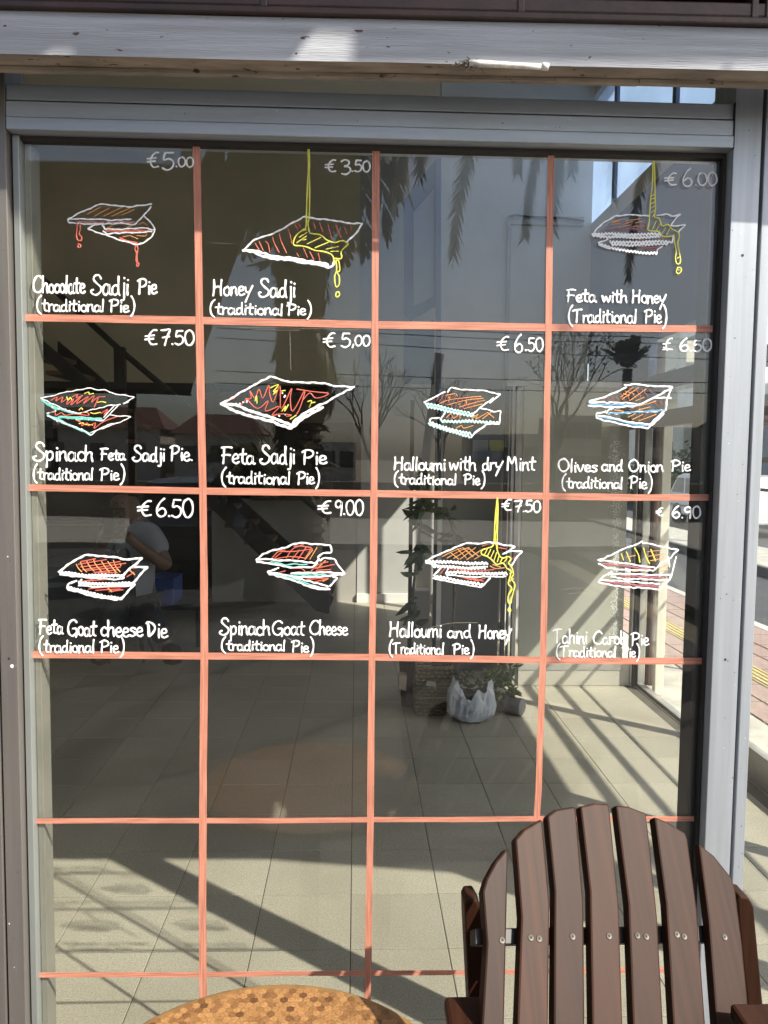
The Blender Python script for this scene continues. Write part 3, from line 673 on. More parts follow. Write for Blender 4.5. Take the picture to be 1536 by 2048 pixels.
# --- chocolate
menu_entry('chocolate sadji pie drawing with two red drips, top left of the glass', (0,280,3.657),
 [('Chocolate',66,170,553,586,3.9),('Sadji',182,258,551,589,3.9),('Pie',275,314,557,588,3.9),('(traditional',74,209,598,622,3.5),('Pie)',219,269,600,624,3.5)],
 [(EU,294,319,304,335,3.2),('5',323,349,304,340,3.4),('.00',351,388,315,334,3.2,0)],
 [('crust_outline','white',2.8,'wob',["500,580 555,550 640,510 740,470 830,480 940,492 1030,480 1110,470","500,580 505,605 560,612 740,615 850,612 990,618 1050,555 1105,490","645,650 690,625 745,620 770,655","1050,555 1100,600 1135,660 1110,710 1050,755 1000,768 900,740 830,715 750,690 650,655",
   "770,655 860,655 960,650 1050,645 1130,660","755,670 790,690 900,680 1000,680 1110,672","505,580 600,578 700,582 800,590 880,588 960,582"]),
  ('filling','rose',2.6,'zig',["575,600 600,598 640,606 680,600 720,607 760,602","790,600 840,606 900,598 950,606 985,598"]),
  ('filling','red',3.6,'zig',["780,668 830,664 860,672 910,664 960,670 1010,664 1060,668 1100,664","880,720 930,740 1000,756"]),
  ('hatching','orange',1.5,'line',["640,545 740,490","690,560 800,500","760,560 880,500","820,560 950,500","885,555 985,510","900,710 960,700","780,650 820,630","930,640 990,620","1020,620 1050,605 1075,625","960,705 1010,725","1000,700 1060,705 1075,690"]),
  ('drip','red',2.2,'line',["565,600 565,650 560,700 572,735 595,735 598,710 580,690 590,650 585,610","575,770 572,785 590,785 590,768 575,762","1000,770 988,800 1000,830 995,880 1005,890 1003,840 1010,800 1002,770","1005,900 1000,920 1012,925 1018,905 1005,900"])])
# --- honey sadji
menu_entry('flat honey sadji pie drawing under a pouring yellow honey stream, priced 3.50', (380,280,3.84),
 [('Honey',426,504,560,591,3.9),('Sadji',517,591,560,594,3.9),('(traditional',420,566,606,629,3.5),('Pie)',574,622,608,630,3.5)],
 [(EU,650,673,319,344,3.2),('3',680,701,320,349,3.4),('.50',703,741,322,344,3.3,0)],
 [('crust_outline','white',3.2,'wob',["410,850 440,820 490,770 560,745 630,725 700,690 790,635 870,592 960,605 1060,615 1160,628 1220,640 1322,645","1322,645 1290,700 1240,750 1200,790"]),
  ('crust_edge','white',4.6,'wob',["410,850 490,862 560,895 650,915 760,920 860,945 960,955 1060,980 1095,968 1105,940","430,850 520,855 600,885 700,905 800,912 900,935 1000,945 1060,960"]),
  ('hatching','red',1.7,'line',["500,795 530,845","530,780 562,850","580,780 600,800 612,865","635,750 650,800 685,865","685,720 700,780 742,870","752,685 772,740 780,795","800,640 830,690","820,870 838,900","830,640 850,670","870,830 902,905","920,860 950,920","985,870 1000,940","950,640 965,685","995,635 1020,710","1060,650 1085,750","1120,655 1160,750","1185,670 1205,720","1235,665 1240,700"]),
  ('honey','yellow',2.6,'line',["905,75 910,180 905,300 898,450 895,560 890,670 870,690 820,730 795,780 800,810 850,815 900,825 960,850 1030,860 1090,885 1105,930 1110,950","915,75 920,200 915,230 918,350 918,480 915,600 905,640 915,700 930,720 1000,730 1050,770 1110,790 1170,775 1215,800 1195,820 1160,860 1165,900 1150,915 1110,910",
   "1120,925 1125,1000 1110,1050 1115,1110 1125,1130 1145,1110 1145,1050 1130,1020 1150,1000 1140,930 1120,925","1125,1170 1118,1195 1130,1208 1148,1190 1140,1168 1125,1170"]),
  ('honey_lines','yellow',1.9,'line',["820,790 895,740","900,800 1005,750","960,830 1080,780","1045,840 1140,820","1080,858 1140,856","860,700 895,690","840,750 900,710","870,770 890,765"])])
# --- feta with honey
menu_entry('feta with honey pie drawing with long yellow drip, top right of the glass', (1080,280,3.368),
 [('Feta',1132,1191,578,604,3.7),('with',1203,1254,580,605,3.7),('Honey',1264,1330,580,606,3.7),('(Traditional',1136,1273,618,645,3.6),('Pie)',1288,1332,618,646,3.4)],
 [(EU,1328,1354,346,371,3.2),('6',1364,1385,339,374,3.4),('.00',1388,1434,346,372,3.4,0)],
 [('crust_outline','white',2.8,'wob',["350,640 380,600 440,550 510,512 600,505 700,510 735,515","785,510 850,500 900,515 945,500 900,545 880,575","880,578 930,580 978,575 930,620","455,670 400,690 395,705 470,735","820,720 790,740 785,765","895,650 890,690"]),
  ('crust_edge','white',3.2,'crimp',["350,640 450,632 560,638 660,640 760,632 810,640","350,645 440,655 560,655 680,660 800,650","470,690 560,690 680,690 800,685 890,690","480,705 600,710 720,705 860,700","395,700 480,730 600,750 700,765 780,765"]),
  ('hatching','orange',1.4,'line',["490,550 565,535","590,545 680,530","475,570 545,562","525,590 600,575","560,570 620,550","625,583 700,580","640,560 690,550","530,545 480,560","665,718 700,720","805,660 830,665"]),
  ('filling','maroon',2.0,'zig',["560,540 640,600 700,560 710,610 620,600 500,600 440,610","700,670 640,680","800,720 700,735 780,740"]),
  ('honey','yellow',2.6,'line',["758,145 755,300 745,380 738,480 732,560 728,610 800,618 825,650 880,650 900,640","768,145 772,300 772,380 775,460 770,520 800,530 820,580 860,570 885,600 930,625 935,660 925,700 942,790 940,830 920,835 910,800 915,750 905,700 900,650","925,862 915,890 930,902 948,885 945,862 925,862"]),
  ('honey_lines','yellow',1.7,'line',["750,380 765,370","748,400 768,395","748,430 768,420","750,460 768,445","750,490 768,475","755,520 765,505","755,600 780,550","780,610 810,560","820,630 845,590","850,640 870,600","920,800 935,790","928,880 935,875"])])
# --- spinach feta sadji
menu_entry('spinach feta sadji pie drawing with teal filling edges, priced 7.50, left column', (0,630,3.657),
 [('Spinach',67,187,888,921,3.9),('Feta',201,250,897,920,3.7),('Sadji',265,330,893,922,3.9),('Pie.',340,386,892,921,3.7),('(traditional',67,187,935,959,3.4),('Pie)',200,249,936,960,3.4)],
 [(EU,290,316,658,689,3.4),('7.50',321,389,660,690,3.7,0)],
 [('crust_outline','white',1.9,'wob',["300,608 340,600 400,590 460,570 560,550 665,535 720,550 770,548 850,580 910,585 983,602 900,650 940,638","300,608 400,655 480,695 575,720 650,700 730,680 810,660 880,655","345,720 410,702","870,655 800,730 750,775 700,770","840,660 790,715 760,750","955,745 900,740 830,735 800,730","955,745 880,785 800,800 700,850 665,880 600,840 520,810 440,775 350,740","665,860 760,830 860,790"]),
  ('teal_edge','teal',4.2,'wob',["310,620 340,650 390,680 450,690 520,712 560,718","430,750 520,755 600,762 680,765 745,765","350,735 420,760 480,795 560,825 620,850 660,872"]),
  ('teal_edge','teal',3.4,'wob',["330,640 400,672 480,700 550,722","440,745 520,748 620,752 740,756","370,745 450,785 540,820 640,865"]),
  ('cheese_dots','white',3.2,'dots',["385,672","480,690","430,685","510,702","500,755","560,762","600,757","650,765","420,775","485,795","540,820","600,835"]),
  ('hatching','red',1.9,'zig',["375,625 420,600 410,630 460,600 450,640 500,610 490,655 540,615 520,660 600,590 560,650 650,595 610,650 690,590 670,640 720,600 690,675","720,600 770,598","530,600 570,580 560,605 605,590","360,720 400,705 410,735 450,715 480,735 540,725 600,730 650,735 640,715 600,715","740,720 790,690 760,730 800,700","560,770 600,790 600,810 640,790 650,810 700,790 690,830 760,780 870,740"]),
  ('cheese_flakes','yellow',1.9,'zig',["490,600 500,625 515,605 525,620","620,575 650,565 655,580 685,575","715,640 745,635 775,640","580,695 595,680 605,692","665,715 690,722 735,712","580,795 610,790 620,800 680,805"])])
# --- feta sadji
menu_entry('single flat feta sadji pie drawing with red and yellow zigzag scribble, priced 5,00', (380,630,3.84),
 [('Feta',443,509,895,927,3.9),('Sadji',520,590,892,927,3.9),('Pie',604,653,899,928,3.9),('(traditional',443,581,942,967,3.5),('Pie)',594,638,943,968,3.5)],
 [(EU,646,672,666,694,3.4),('5',681,701,667,694,3.7),(',00',704,740,672,692,3.5,0)],
 [('crust_outline','white',3.6,'wob',["240,680 320,640 420,580 520,525 615,475 700,500 780,518 880,520 1030,525 1110,548 1260,552","1255,555 1150,610 1050,670 1000,690"]),
  ('crust_edge','white',5.4,'wob',["240,685 330,730 430,770 520,790 620,815 700,850 780,870","260,680 380,700 470,740 560,770 660,800 780,850","1000,690 930,730 860,770 800,820 780,860","1020,710 940,750 860,800 790,860"]),
  ('scribble','red',2.0,'zig',["270,670 340,640","390,700 430,650 470,640 460,585 500,640 530,570 560,640 605,540 610,600 640,670 690,545 700,720 780,565 770,640 790,740 880,580 850,700 820,760","820,570 950,590 1065,605 970,640 920,600 870,650","430,640 520,720 600,660 580,740 690,700 630,770 700,760 780,770 740,780"]),
  ('cheese_flakes','yellow',2.1,'zig',["500,660 510,620 515,680","620,560 680,535 640,590 670,580 640,610","705,585 730,580","705,740 735,700 725,740 755,690","905,665 935,660 915,710 930,680 960,670","770,800 815,770"]),
  ('cheese_dots','white',3.0,'dots',["355,682","385,680","410,670","435,670","440,660","710,600","725,630","730,620","685,775","732,765"])])
# --- halloumi mint
menu_entry('halloumi with dry mint pie drawing with pale mint edges, priced 6.50', (740,630,3.84),
 [('Halloumi',788,891,914,940,3.7),('with',898,952,913,941,3.5),('dry',964,1004,914,940,3.5),('Mint',1013,1070,912,940,3.5),('(traditional',788,913,947,968,3.3),('Pie)',927,969,948,969,3.3)],
 [(EU,993,1019,671,701,3.4),('6',1028,1046,670,705,3.6),('.50',1049,1086,676,702,3.5,0)],
 [('crust_outline','white',2.9,'wob',["415,672 440,660 500,630 575,592","595,592 622,560 700,575 790,578 860,580 920,595 1000,610 950,650 920,675","945,640 860,700 795,755","540,800 575,750","850,720 910,730 950,745 1000,738 990,835 900,840","530,790 470,795 455,815","900,835 830,890 775,940","880,850 800,905"]),
  ('crust_edge','mint',3.4,'crimp',["420,680 470,690 560,710 650,735 740,750 795,765","435,705 520,720 620,745 720,765 790,775","545,815 640,820 760,815 880,825 990,830","455,820 520,850 620,880 700,900 775,915","450,840 540,870 650,905 760,935"]),
  ('herb_dots','teal',1.9,'zig',["450,695 480,700 520,705 560,718 600,722 650,740 700,745 760,755","570,825 650,825 740,825 820,822 900,830 970,828","520,850 600,875 680,895 760,918"]),
  ('hatching','maroon',1.4,'line',["510,660 530,620","530,670 560,620","560,690 590,610","590,695 620,620","620,705 660,610","650,710 690,615","680,715 720,615","710,720 750,620","740,725 780,625","770,730 820,635","800,690 850,625","730,800 780,780","600,800 700,770"]),
  ('hatching','orange',1.5,'line',["535,680 620,650 850,625","600,690 740,655 870,640","680,710 780,680 880,655","720,720 860,685","580,620 650,605","595,640 610,630 600,665","660,605 670,625","675,690 695,680","735,660 740,680","585,790 620,760 640,795 680,765 690,795","780,800 830,760 810,800 900,750","860,800 930,745","900,750 950,790","660,870 700,850 720,870 790,850"])])
# --- olives and onion
menu_entry('olives and onion pie drawing with blue filling edges, over the side glazing', (1080,630,3.368),
 [('Olives',1115,1194,919,943,3.5),('and',1203,1245,919,942,3.5),('Onion',1256,1326,919,943,3.5),('Pie',1341,1380,920,942,3.3),('(traditional',1123,1245,954,976,3.3),('Pie)',1258,1303,953,977,3.3)],
 [(PD,1323,1345,676,701,3.2),('6.50',1358,1423,679,703,3.4,0)],
 [('crust_outline','white',3.4,'wob',["570,472 650,468 720,478 800,482 890,488 820,530 740,570 680,600","578,487 500,525 430,555 340,578 330,590 400,590 500,592 600,595 660,605","325,612 420,618 540,622 620,618 680,600 760,560 850,510","882,490 850,580 845,640","880,560 800,560 775,558","850,600 840,645 740,650 640,655 560,660 460,665","445,660 460,640 490,628","440,650 380,665 380,695","380,695 450,715 560,740 640,755 720,765 760,735 830,665","390,680 470,690 560,715 650,730 735,738 830,650"]),
  ('blue_edge','blue',3.0,'wob',["330,602 420,605 520,608 620,605 670,602","460,662 560,660 660,655 780,645 840,640","400,690 480,702 560,722 660,745 715,750"]),
  ('hatching','maroon',1.5,'line',["420,565 440,590","450,560 470,585","475,555 500,585","500,545 530,580","540,530 570,580","570,510 600,570","600,495 640,560","640,495 680,560","680,495 720,545","730,500 760,530","760,580 790,610","800,575 830,610","600,640 640,620","690,690 740,650","500,650 540,625"]),
  ('hatching','orange',1.6,'line',["540,555 620,490","550,570 660,490","600,580 710,500","640,580 700,555","560,530 600,545","580,515 630,530","620,620 720,600 780,580","660,640 740,620","590,690 640,665","620,705 690,670","660,715 780,670","500,640 560,650"])])
# --- feta goat cheese
menu_entry('feta goat cheese pie drawing with thick white scalloped crusts, left column', (0,970,3.657),
 [('Feta',78,126,1238,1267,3.9),('Goat',135,193,1240,1271,3.9),('cheese',202,286,1240,1272,3.9),('Die',291,335,1242,1275,3.9),('(tradional',78,190,1279,1304,3.6),('Pie)',200,248,1280,1305,3.6)],
 [(EU,275,305,1001,1031,3.8),('6.50',312,387,998,1034,4.0,0)],
 [('crust_outline','white',4.0,'wob',["430,635 500,580 560,545 625,512 720,520 790,525 860,530 930,545 1040,535 1000,575 940,620 900,665","985,600 1080,600 1040,640 1000,690 970,720","600,690 580,720","560,700 500,725 495,755","985,730 940,770 890,835"]),
  ('crust_edge','white',4.2,'crimp',["435,640 540,650 640,665 760,660 880,665 905,670","580,715 680,722 800,725 920,720 985,720","500,750 580,770 680,795 780,820 890,830"]),
  ('crust_edge','white',3.2,'wob',["440,655 560,668 700,680 820,690 900,685","580,735 700,745 820,740 960,735","500,765 600,790 720,820 860,840"]),
  ('hatching','red',2.0,'line',["595,560 700,540","575,580 780,545","590,600 880,560","605,620 920,572","640,625 880,600","690,640 860,620","720,642 860,640","600,705 680,690","640,700 790,690","960,610 990,605","650,760 740,750 920,745","700,770 880,760","800,780 900,765","930,670 980,640"]),
  ('hatching','orange',2.0,'line',["560,580 575,610 600,635","590,565 610,610 635,635","635,555 660,600 690,630","685,540 700,580 745,635","745,560 770,600 800,635","790,560 820,600 850,640","830,550 850,600 880,635","880,575 885,590","945,620 985,655","790,755 820,780"])])
# --- spinach goat cheese
menu_entry('spinach goat cheese pie drawing with green dotted crusts, priced 9.00', (380,970,3.84),
 [('Spinach',439,540,1238,1269,3.7),('Goat',544,609,1240,1269,3.6),('Cheese',619,695,1240,1269,3.6),('(traditional',443,571,1279,1300,3.5),('Pie)',583,627,1281,1304,3.4)],
 [(EU,636,664,1002,1027,3.5),('9.00',669,727,1000,1030,3.6,0)],
 [('crust_outline','white',3.5,'wob',["510,575 560,530 640,500 740,480 790,455 850,445 930,455 1075,465 1085,515 1020,525 985,555 1000,580","600,665 680,635","1000,580 1030,560 1110,570 1140,620 1185,680 1090,690","1100,705 1130,715 1075,775","1075,800 1000,790 920,770"]),
  ('crust_edge','white',3.6,'wob',["510,570 600,570 700,580 800,582 900,595 960,600 990,570","515,590 600,600 690,615 780,635 860,630 940,630 975,600","780,680 860,675 960,675 1060,670 1185,680","790,705 900,708 1000,705 1170,690","600,672 680,680 780,700 850,720 950,750 1060,780","610,685 700,705 800,735 900,775 1000,800 1070,800"]),
  ('spinach_dots','teal',2.6,'zig',["620,590 660,595 700,605 740,615 800,605 850,612 900,610","800,690 860,688 920,692 980,688 1050,690","650,690 700,695 760,712 820,725 880,750 930,768"]),
  ('hatching','red',2.0,'line',["630,560 680,510 730,500","650,570 760,550 880,560","690,510 800,510 940,490","800,470 850,470 930,480","740,560 790,490 870,460","780,575 840,500","830,570 890,480","880,570 930,490","650,560 700,520","930,660 990,610 1060,590","960,640 1110,610","970,655 1080,650","780,640 850,640 880,660","690,670 730,660","880,730 960,720 1060,715","950,745 1040,725"]),
  ('hatching','orange',1.7,'line',["920,570 975,480","885,570 940,500","980,640 1040,580","1020,740 1060,720"])])
# --- halloumi and honey
menu_entry('halloumi and honey pie drawing under a thin yellow honey stream, priced 7.50', (740,970,3.84),
 [('Halloumi',779,883,1243,1273,3.9),('and',895,942,1250,1275,3.6),('Honey',957,1021,1249,1276,3.7),('(Traditional',778,888,1285,1307,3.4),('Pie)',905,947,1286,1308,3.4)],
 [(EU,1003,1023,998,1021,3.4),('7.50',1028,1081,1001,1024,3.6,0)],
 [('crust_outline','white',3.4,'wob',["430,590 470,560 560,520 650,480 750,445 850,450 920,440 1000,455 1110,475 1060,510 1020,530","1070,510 1165,510 1120,560 1085,620","540,640 495,685","600,640 580,680","920,715 880,760 850,785"]),
  ('crust_edge','white',3.8,'crimp',["430,590 540,590 660,595 780,605 900,600","480,625 600,628 740,640 880,635","590,670 700,672 820,680 950,680 1050,680","490,700 580,715 700,740 800,755 860,765"]),
  ('crust_edge','white',3.0,'wob',["430,600 520,620 640,630 760,638 900,628","590,690 740,705 900,705 1040,700","485,715 600,740 740,765 850,785"]),
  ('hatching','orange',1.5,'line',["555,550 620,515 700,485","590,560 700,500 760,480","640,565 760,490","690,570 810,480","740,575 850,500","800,570 850,540","620,520 680,570","670,490 740,560","710,480 790,550","750,480 830,545","920,620 960,640 1030,635","940,610 1000,630"]),
  ('hatching','red',1.7,'line',["600,640 680,650 780,640","680,700 780,730","720,700 830,740","780,715 870,740","800,740 880,715","540,680 570,645","1090,570 1110,550","860,470 900,455","980,480 1040,490","700,655 800,660 950,650"]),
  ('honey','yellow',2.8,'line',["975,100 965,200 955,330 945,460 900,485 860,500 855,530 900,550 940,580 970,610 1020,600 1050,640 1080,660 1075,700 1060,760 1085,790 1060,850 1060,900 1080,908 1085,870 1105,800 1110,760 1085,720 1100,680 1080,620 1060,600 1080,570 1060,550 1010,560 975,500 975,400 980,200 978,100","1065,945 1058,962 1070,972 1080,958 1065,945"]),
  ('honey_lines','yellow',2.2,'line',["965,200 972,300 960,400 965,460","880,530 900,490","900,545 925,495","925,560 950,505","950,580 970,520","975,590 990,545","1000,590 1015,565","1030,590 1050,565","1070,680 1095,670","1065,740 1100,720","1090,800 1075,830"])])
# --- tahini carob
menu_entry('tahini carob pie drawing with maroon filling over the frosted door edge, priced 6.90', (1080,970,3.368),
 [('Tahini',1107,1174,1258,1286,3.3),('Carob',1185,1251,1263,1288,3.3),('Pie',1261,1297,1265,1290,3.2),('(Traditional',1112,1232,1292,1313,3.1),('Pie)',1243,1278,1293,1314,3.0)],
 [(EU,1311,1326,1015,1031,3.0),('6.90',1343,1401,1013,1036,3.6,0)],
 [('crust_outline','white',3.2,'wob',["390,505 430,495 500,460 560,430 620,410 685,380","690,390 760,400 850,420 930,438 900,460 880,490","915,485 885,600 870,625","770,570 810,530 880,490","460,605 480,580","390,655 420,620 470,590","810,700 860,650 885,610","860,485 870,550"]),
  ('crust_edge','white',3.2,'wob',["400,510 470,515 540,525 600,530 680,545 770,555","395,530 450,560 540,570 640,575 760,578","480,600 560,600 640,600 720,605 800,605 885,605","480,615 580,640 680,630 780,640 870,640","400,640 480,645 580,650 700,660 800,665","390,655 480,675 580,690 700,695 800,705"]),
  ('filling','maroon',4.0,'wob',["420,530 500,540 580,548 660,560 740,565","540,612 620,615 720,622 800,625","420,650 500,660 600,670 700,678 790,685"]),
  ('filling','maroon',2.4,'zig',["700,670 720,690 740,672 760,692 780,675 795,692","740,612 760,635 780,615 800,632 830,612 850,635"]),
  ('hatching','yellow',2.6,'line',["545,465 560,505","580,450 605,515","635,425 660,470 670,520","695,425 710,480 735,530","745,435 775,510"]),
  ('hatching','orange',1.6,'line',["720,450 800,440","730,480 830,465","740,510 830,495","800,560 860,540","810,580 860,570","580,485 640,475","620,580 660,580","830,550 860,525"])])
# faint scratches left on the glass
b = MB()
for q in ([(478,655),(560,656),(650,658),(742,660)],[(505,660),(600,661)],[(1120,1180),(1160,1176),(1200,1190)],[(1135,1188),(1175,1186),(1205,1200)],[(428,486),(465,488)],[(860,1255),(900,1246),(955,1245)],[(580,665),(582,740)],[(575,1275),(600,1290)]):
    ribbon(b, q, .4, .2)
sc_ = b.build('scratch', mat('scratch_dust', (.4,.36,.3), .8), win); sc_['kind'] = 'stuff'

# ------------------------------------------------------------------ garden chair
ch = thing('garden_chair', 'dark brown slatted wooden garden chair with fan shaped back in front of the window', 'chair', (.42,-.45,-.03))
# back plane: top near the glass, leaning; point = plane through A with normal n
A_ = P(1190,1607,-.29); yb = -.50; B_ = P(1180,2048,yb); Cx = P(1480,1800,-.33)
nrm_ = (B_-A_).cross(Cx-A_).normalized()
def BP(px, py, off=0):
    d = FW+RT*((px-768)/FPX)+UP*((1024-py)/FPX); t = (A_-CP).dot(nrm_)/d.dot(nrm_); return CP+d*t-nrm_*off*(1 if nrm_.y < 0 else -1)
back = -nrm_ if nrm_.y < 0 else nrm_       # away from the camera
down = (B_-A_).normalized()
def BB(px, py): return BP(736+px/1.92, 1340+py/1.92)
slats = ["440,850 455,800 490,735 530,685 540,700 588,1359 478,1359 455,1050",
 "565,650 600,610 668,570 673,600 700,900 735,1359 612,1359 588,950",
 "688,560 720,535 795,522 801,545 830,900 871,1359 757,1359 716,850",
 "815,522 870,510 925,513 931,545 965,900 1015,1359 903,1359 852,850",
 "952,518 1000,522 1068,548 1076,600 1113,950 1165,1359 1052,1359 1000,900",
 "1100,562 1150,582 1220,625 1229,650 1265,920 1317,1359 1200,1359 1145,900",
 "1270,665 1330,712 1400,800 1413,850 1440,1060 1478,1359 1355,1359 1308,960"]
scr = [[(515,1038)],[(625,1028),(657,1032)],[(785,1024)],[(925,1022)],[(1034,1020),(1068,1024)],[(1186,1016),(1214,1024)],[(1369,1026)]]
for s_, q in zip(slats, scr):
    pts = [BB(*map(float, p.split(','))) for p in s_.split()]
    k = [i for i, p in enumerate(s_.split()) if float(p.split(',')[1]) > 1300]
    for i in k: pts[i] = pts[i]+down*.34
    b = MB(); b.prism(pts, back*.019); sl_ = b.build('back_slat', chair_w, ch, bevel=.0035)
    for x, y in q:
        c = BB(x, y); b = MB(); ax = Vector((1,0,0)); u = ax-nrm_*ax.dot(nrm_); u.normalize(); v = nrm_.cross(u)
        rr = []
        for r_c, off in ((.0052,-.0002),(.0044,-.0012),(.002,-.0007),(0.0004,.0004)): rr.append([c+back*off+(u*math.cos(t)+v*math.sin(t))*r_c for t in [math.pi*2*k_/10 for k_ in range(10)]])
        vs = [p for r2 in rr for p in r2]; b.add(vs, [(i*10+k_, i*10+(k_+1) % 10, (i+1)*10+(k_+1) % 10, (i+1)*10+k_) for i in range(3) for k_ in range(10)])
        b.build('screw', screw_m, sl_).matrix_parent_inverse
# cross rail behind the slats
r0, r1, r2, r3 = BB(432,985), BB(1420,972), BB(1420,1040), BB(432,1050)
b = MB(); b.prism([p+back*.0205 for p in (r0,r1,r2,r3)], back*.022); b.build('back_rail', black_st, ch, bevel=.002)
b = MB(); b.prism([p+back*.0205+down*.33 for p in (r0,r1,r2,r3)], back*.022); b.build('back_rail', black_st, ch, bevel=.002)
# uprights carrying the arms
def up_post(pts, Y, th, name='arm_post'):
    b = MB(); b.prism([P(x, y, Y) for x, y in pts], (0, th, 0)); return b.build(name, chair_w, ch, bevel=.003)
up_post([(929,1812),(934,1801),(952,1800),(962,1818),(966,1850),(974,2048),(980,2160),(944,2160),(940,2048),(930,1850)], -.36, .045)
up_post([(1475,1800),(1480,1793),(1498,1796),(1508,1815),(1530,2048),(1540,2160),(1508,2160),(1499,2048),(1478,1850)], -.30, .045)
for xl, xr in (((898,2024),(952,2014)),((1500,2036),(1556,2030))):
    a = P(*xl, -.52); c = P(*xr, -.46); zt_ = (a.z+c.z)/2
    b = MB(); b.prism([(a.x,-.66,zt_),(c.x+.01,-.66,zt_),(c.x+.01,-.46,zt_),(a.x,-.46,zt_)], (0,0,-.024)); b.build('armrest', chair_w, ch, bevel=.006)
sx0, sx1 = B_.x-.24, B_.x+.24
for j in range(6):
    b = MB(); y = -.60-j*.078; b.box((sx0,y-.033,.50+j*.006),(sx1,y+.033,.52+j*.006)); b.build('seat_slat', chair_w, ch, bevel=.003)
for x in (sx0+.01, sx1-.05):
    b = MB(); b.prism([(x,-.50,.44),(x,-1.05,.47),(x,-1.05,.525),(x,-.50,.495)], (.03,0,0)); b.build('seat_rail', chair_w, ch)
for x in (sx0-.035, sx1+.005):
    for y in (-.74,-.42):
        b = MB(); b.box((x,y,FL-.027),(x+.03,y+.06,.74)); b.build('leg', chair_w, ch, bevel=.003)

# ------------------------------------------------------------------ round table
TZ, TR = .742, .303; tc_ = Vector((-.122,-.567,0))
tb_ = thing('round_table', 'small round outdoor table with amber hexagon patterned top in the foreground', 'table', (tc_.x,tc_.y,-.03))
hexm = [mat('hex_%d' % i, c, .42, 0, .28, 240, .25, 300, detail=2) for i, c in enumerate([(.29,.150,.058),(.24,.120,.045),(.33,.172,.067),(.155,.073,.028),(.20,.097,.038),(.11,.050,.021)])]
b = MB(); b.lathe([(0.0001,TZ-.001),(TR-.006,TZ-.001),(TR-.002,TZ-.003),(TR,TZ-.007),(TR,TZ-.018),(TR-.004,TZ-.024),(.0001,TZ-.025)], tc_, 96)
b.build('top_slab', mat('table_edge', (.22,.12,.045), .4, 0, .2, 30), tb_)
b = MB(); s_ = .0072; row = 0; y = -TR
while y < TR:
    x = -TR+(s_*math.sqrt(3)/2 if row % 2 else 0)
    while x < TR:
        c2 = [(x+s_*.975*math.cos(R(30+60*k)), y+s_*.975*math.sin(R(30+60*k))) for k in range(6)]
        if max(math.hypot(*q) for q in c2) < TR-.0075:
            r_ = random.random(); mi = 0 if r_ < .34 else 1 if r_ < .52 else 2 if r_ < .70 else 4 if r_ < .86 else 3 if r_ < .955 else 5
            b.add([(tc_.x+q[0], tc_.y+q[1], TZ) for q in c2], [(0,1,2,3,4,5)], mi)
        x += s_*math.sqrt(3)
    y += s_*1.5; row += 1
o = b.build('hexagon_inlay', hexm, tb_); o['kind'] = 'stuff'
b = MB(); b.lathe([(.0001,TZ-.025),(.09,TZ-.03),(.03,TZ-.06),(.027,FL+.08),(.03,FL+.05),(.19,FL+.01),(.21,FL-.01),(.21,FL-.03)], tc_, 32); b.build('pedestal', black_st, tb_, smooth=True)

for o in list(COL.objects):
    if o.parent is None and o.name not in NEAR0 and o.type in ('MESH','EMPTY'): o.location.z -= FL
FAR0 = set(o.name for o in COL.objects)
# ------------------------------------------------------------------ staircase inside
st = thing('staircase', 'black steel staircase with wooden treads and slim handrail at the back of the shop', 'staircase', (-1.0,6.5,0))
YSt = 6.45
def sp(x, y, Y=YSt): return P(x, y, Y)
b = MB()
for yy in (6.25,6.95):
    b.prism([P(655,1228,6.25)+Vector((0,yy-6.25,0)),P(632,1222,6.25)+Vector((0,yy-6.25,0)),P(380,975,6.25)+Vector((0,yy-6.25,0)),P(60,690,6.25)+Vector((0,yy-6.25,0)),P(60,660,6.25)+Vector((0,yy-6.25,0)),P(400,950,6.25)+Vector((0,yy-6.25,0)),P(668,1195,6.25)+Vector((0,yy-6.25,0))], (0,.05,0))
b.build('stringer', black_st, st)
p_b, p_t = P(655,1215,6.25), P(60,705,6.25); nst = 15
for i in range(nst):
    t = (i+.6)/nst; q = p_b.lerp(p_t, t); b = MB(); b.box((q.x-.15,6.31,q.z+.03),(q.x+.13,6.94,q.z+.07)); b.build('tread', wood_tread, st)
hr = [P(60,535,6.22),P(240,700,6.22),P(400,835,6.22),P(560,958,6.22),P(652,1035,6.22)]
b = MB(); b.tube(hr, .03, 8); b.build('handrail', black_st, st)
for (x, y0, y1, w) in ((653,1030,1225,.075),(240,695,860,.10),(448,880,1010,.05)):
    a = P(x,y1,6.22); c = P(x,y0,6.22); b = MB(); b.box((c.x-w/2,6.18,a.z),(c.x+w/2,6.26,c.z)); b.build('newel_post', black_st, st)

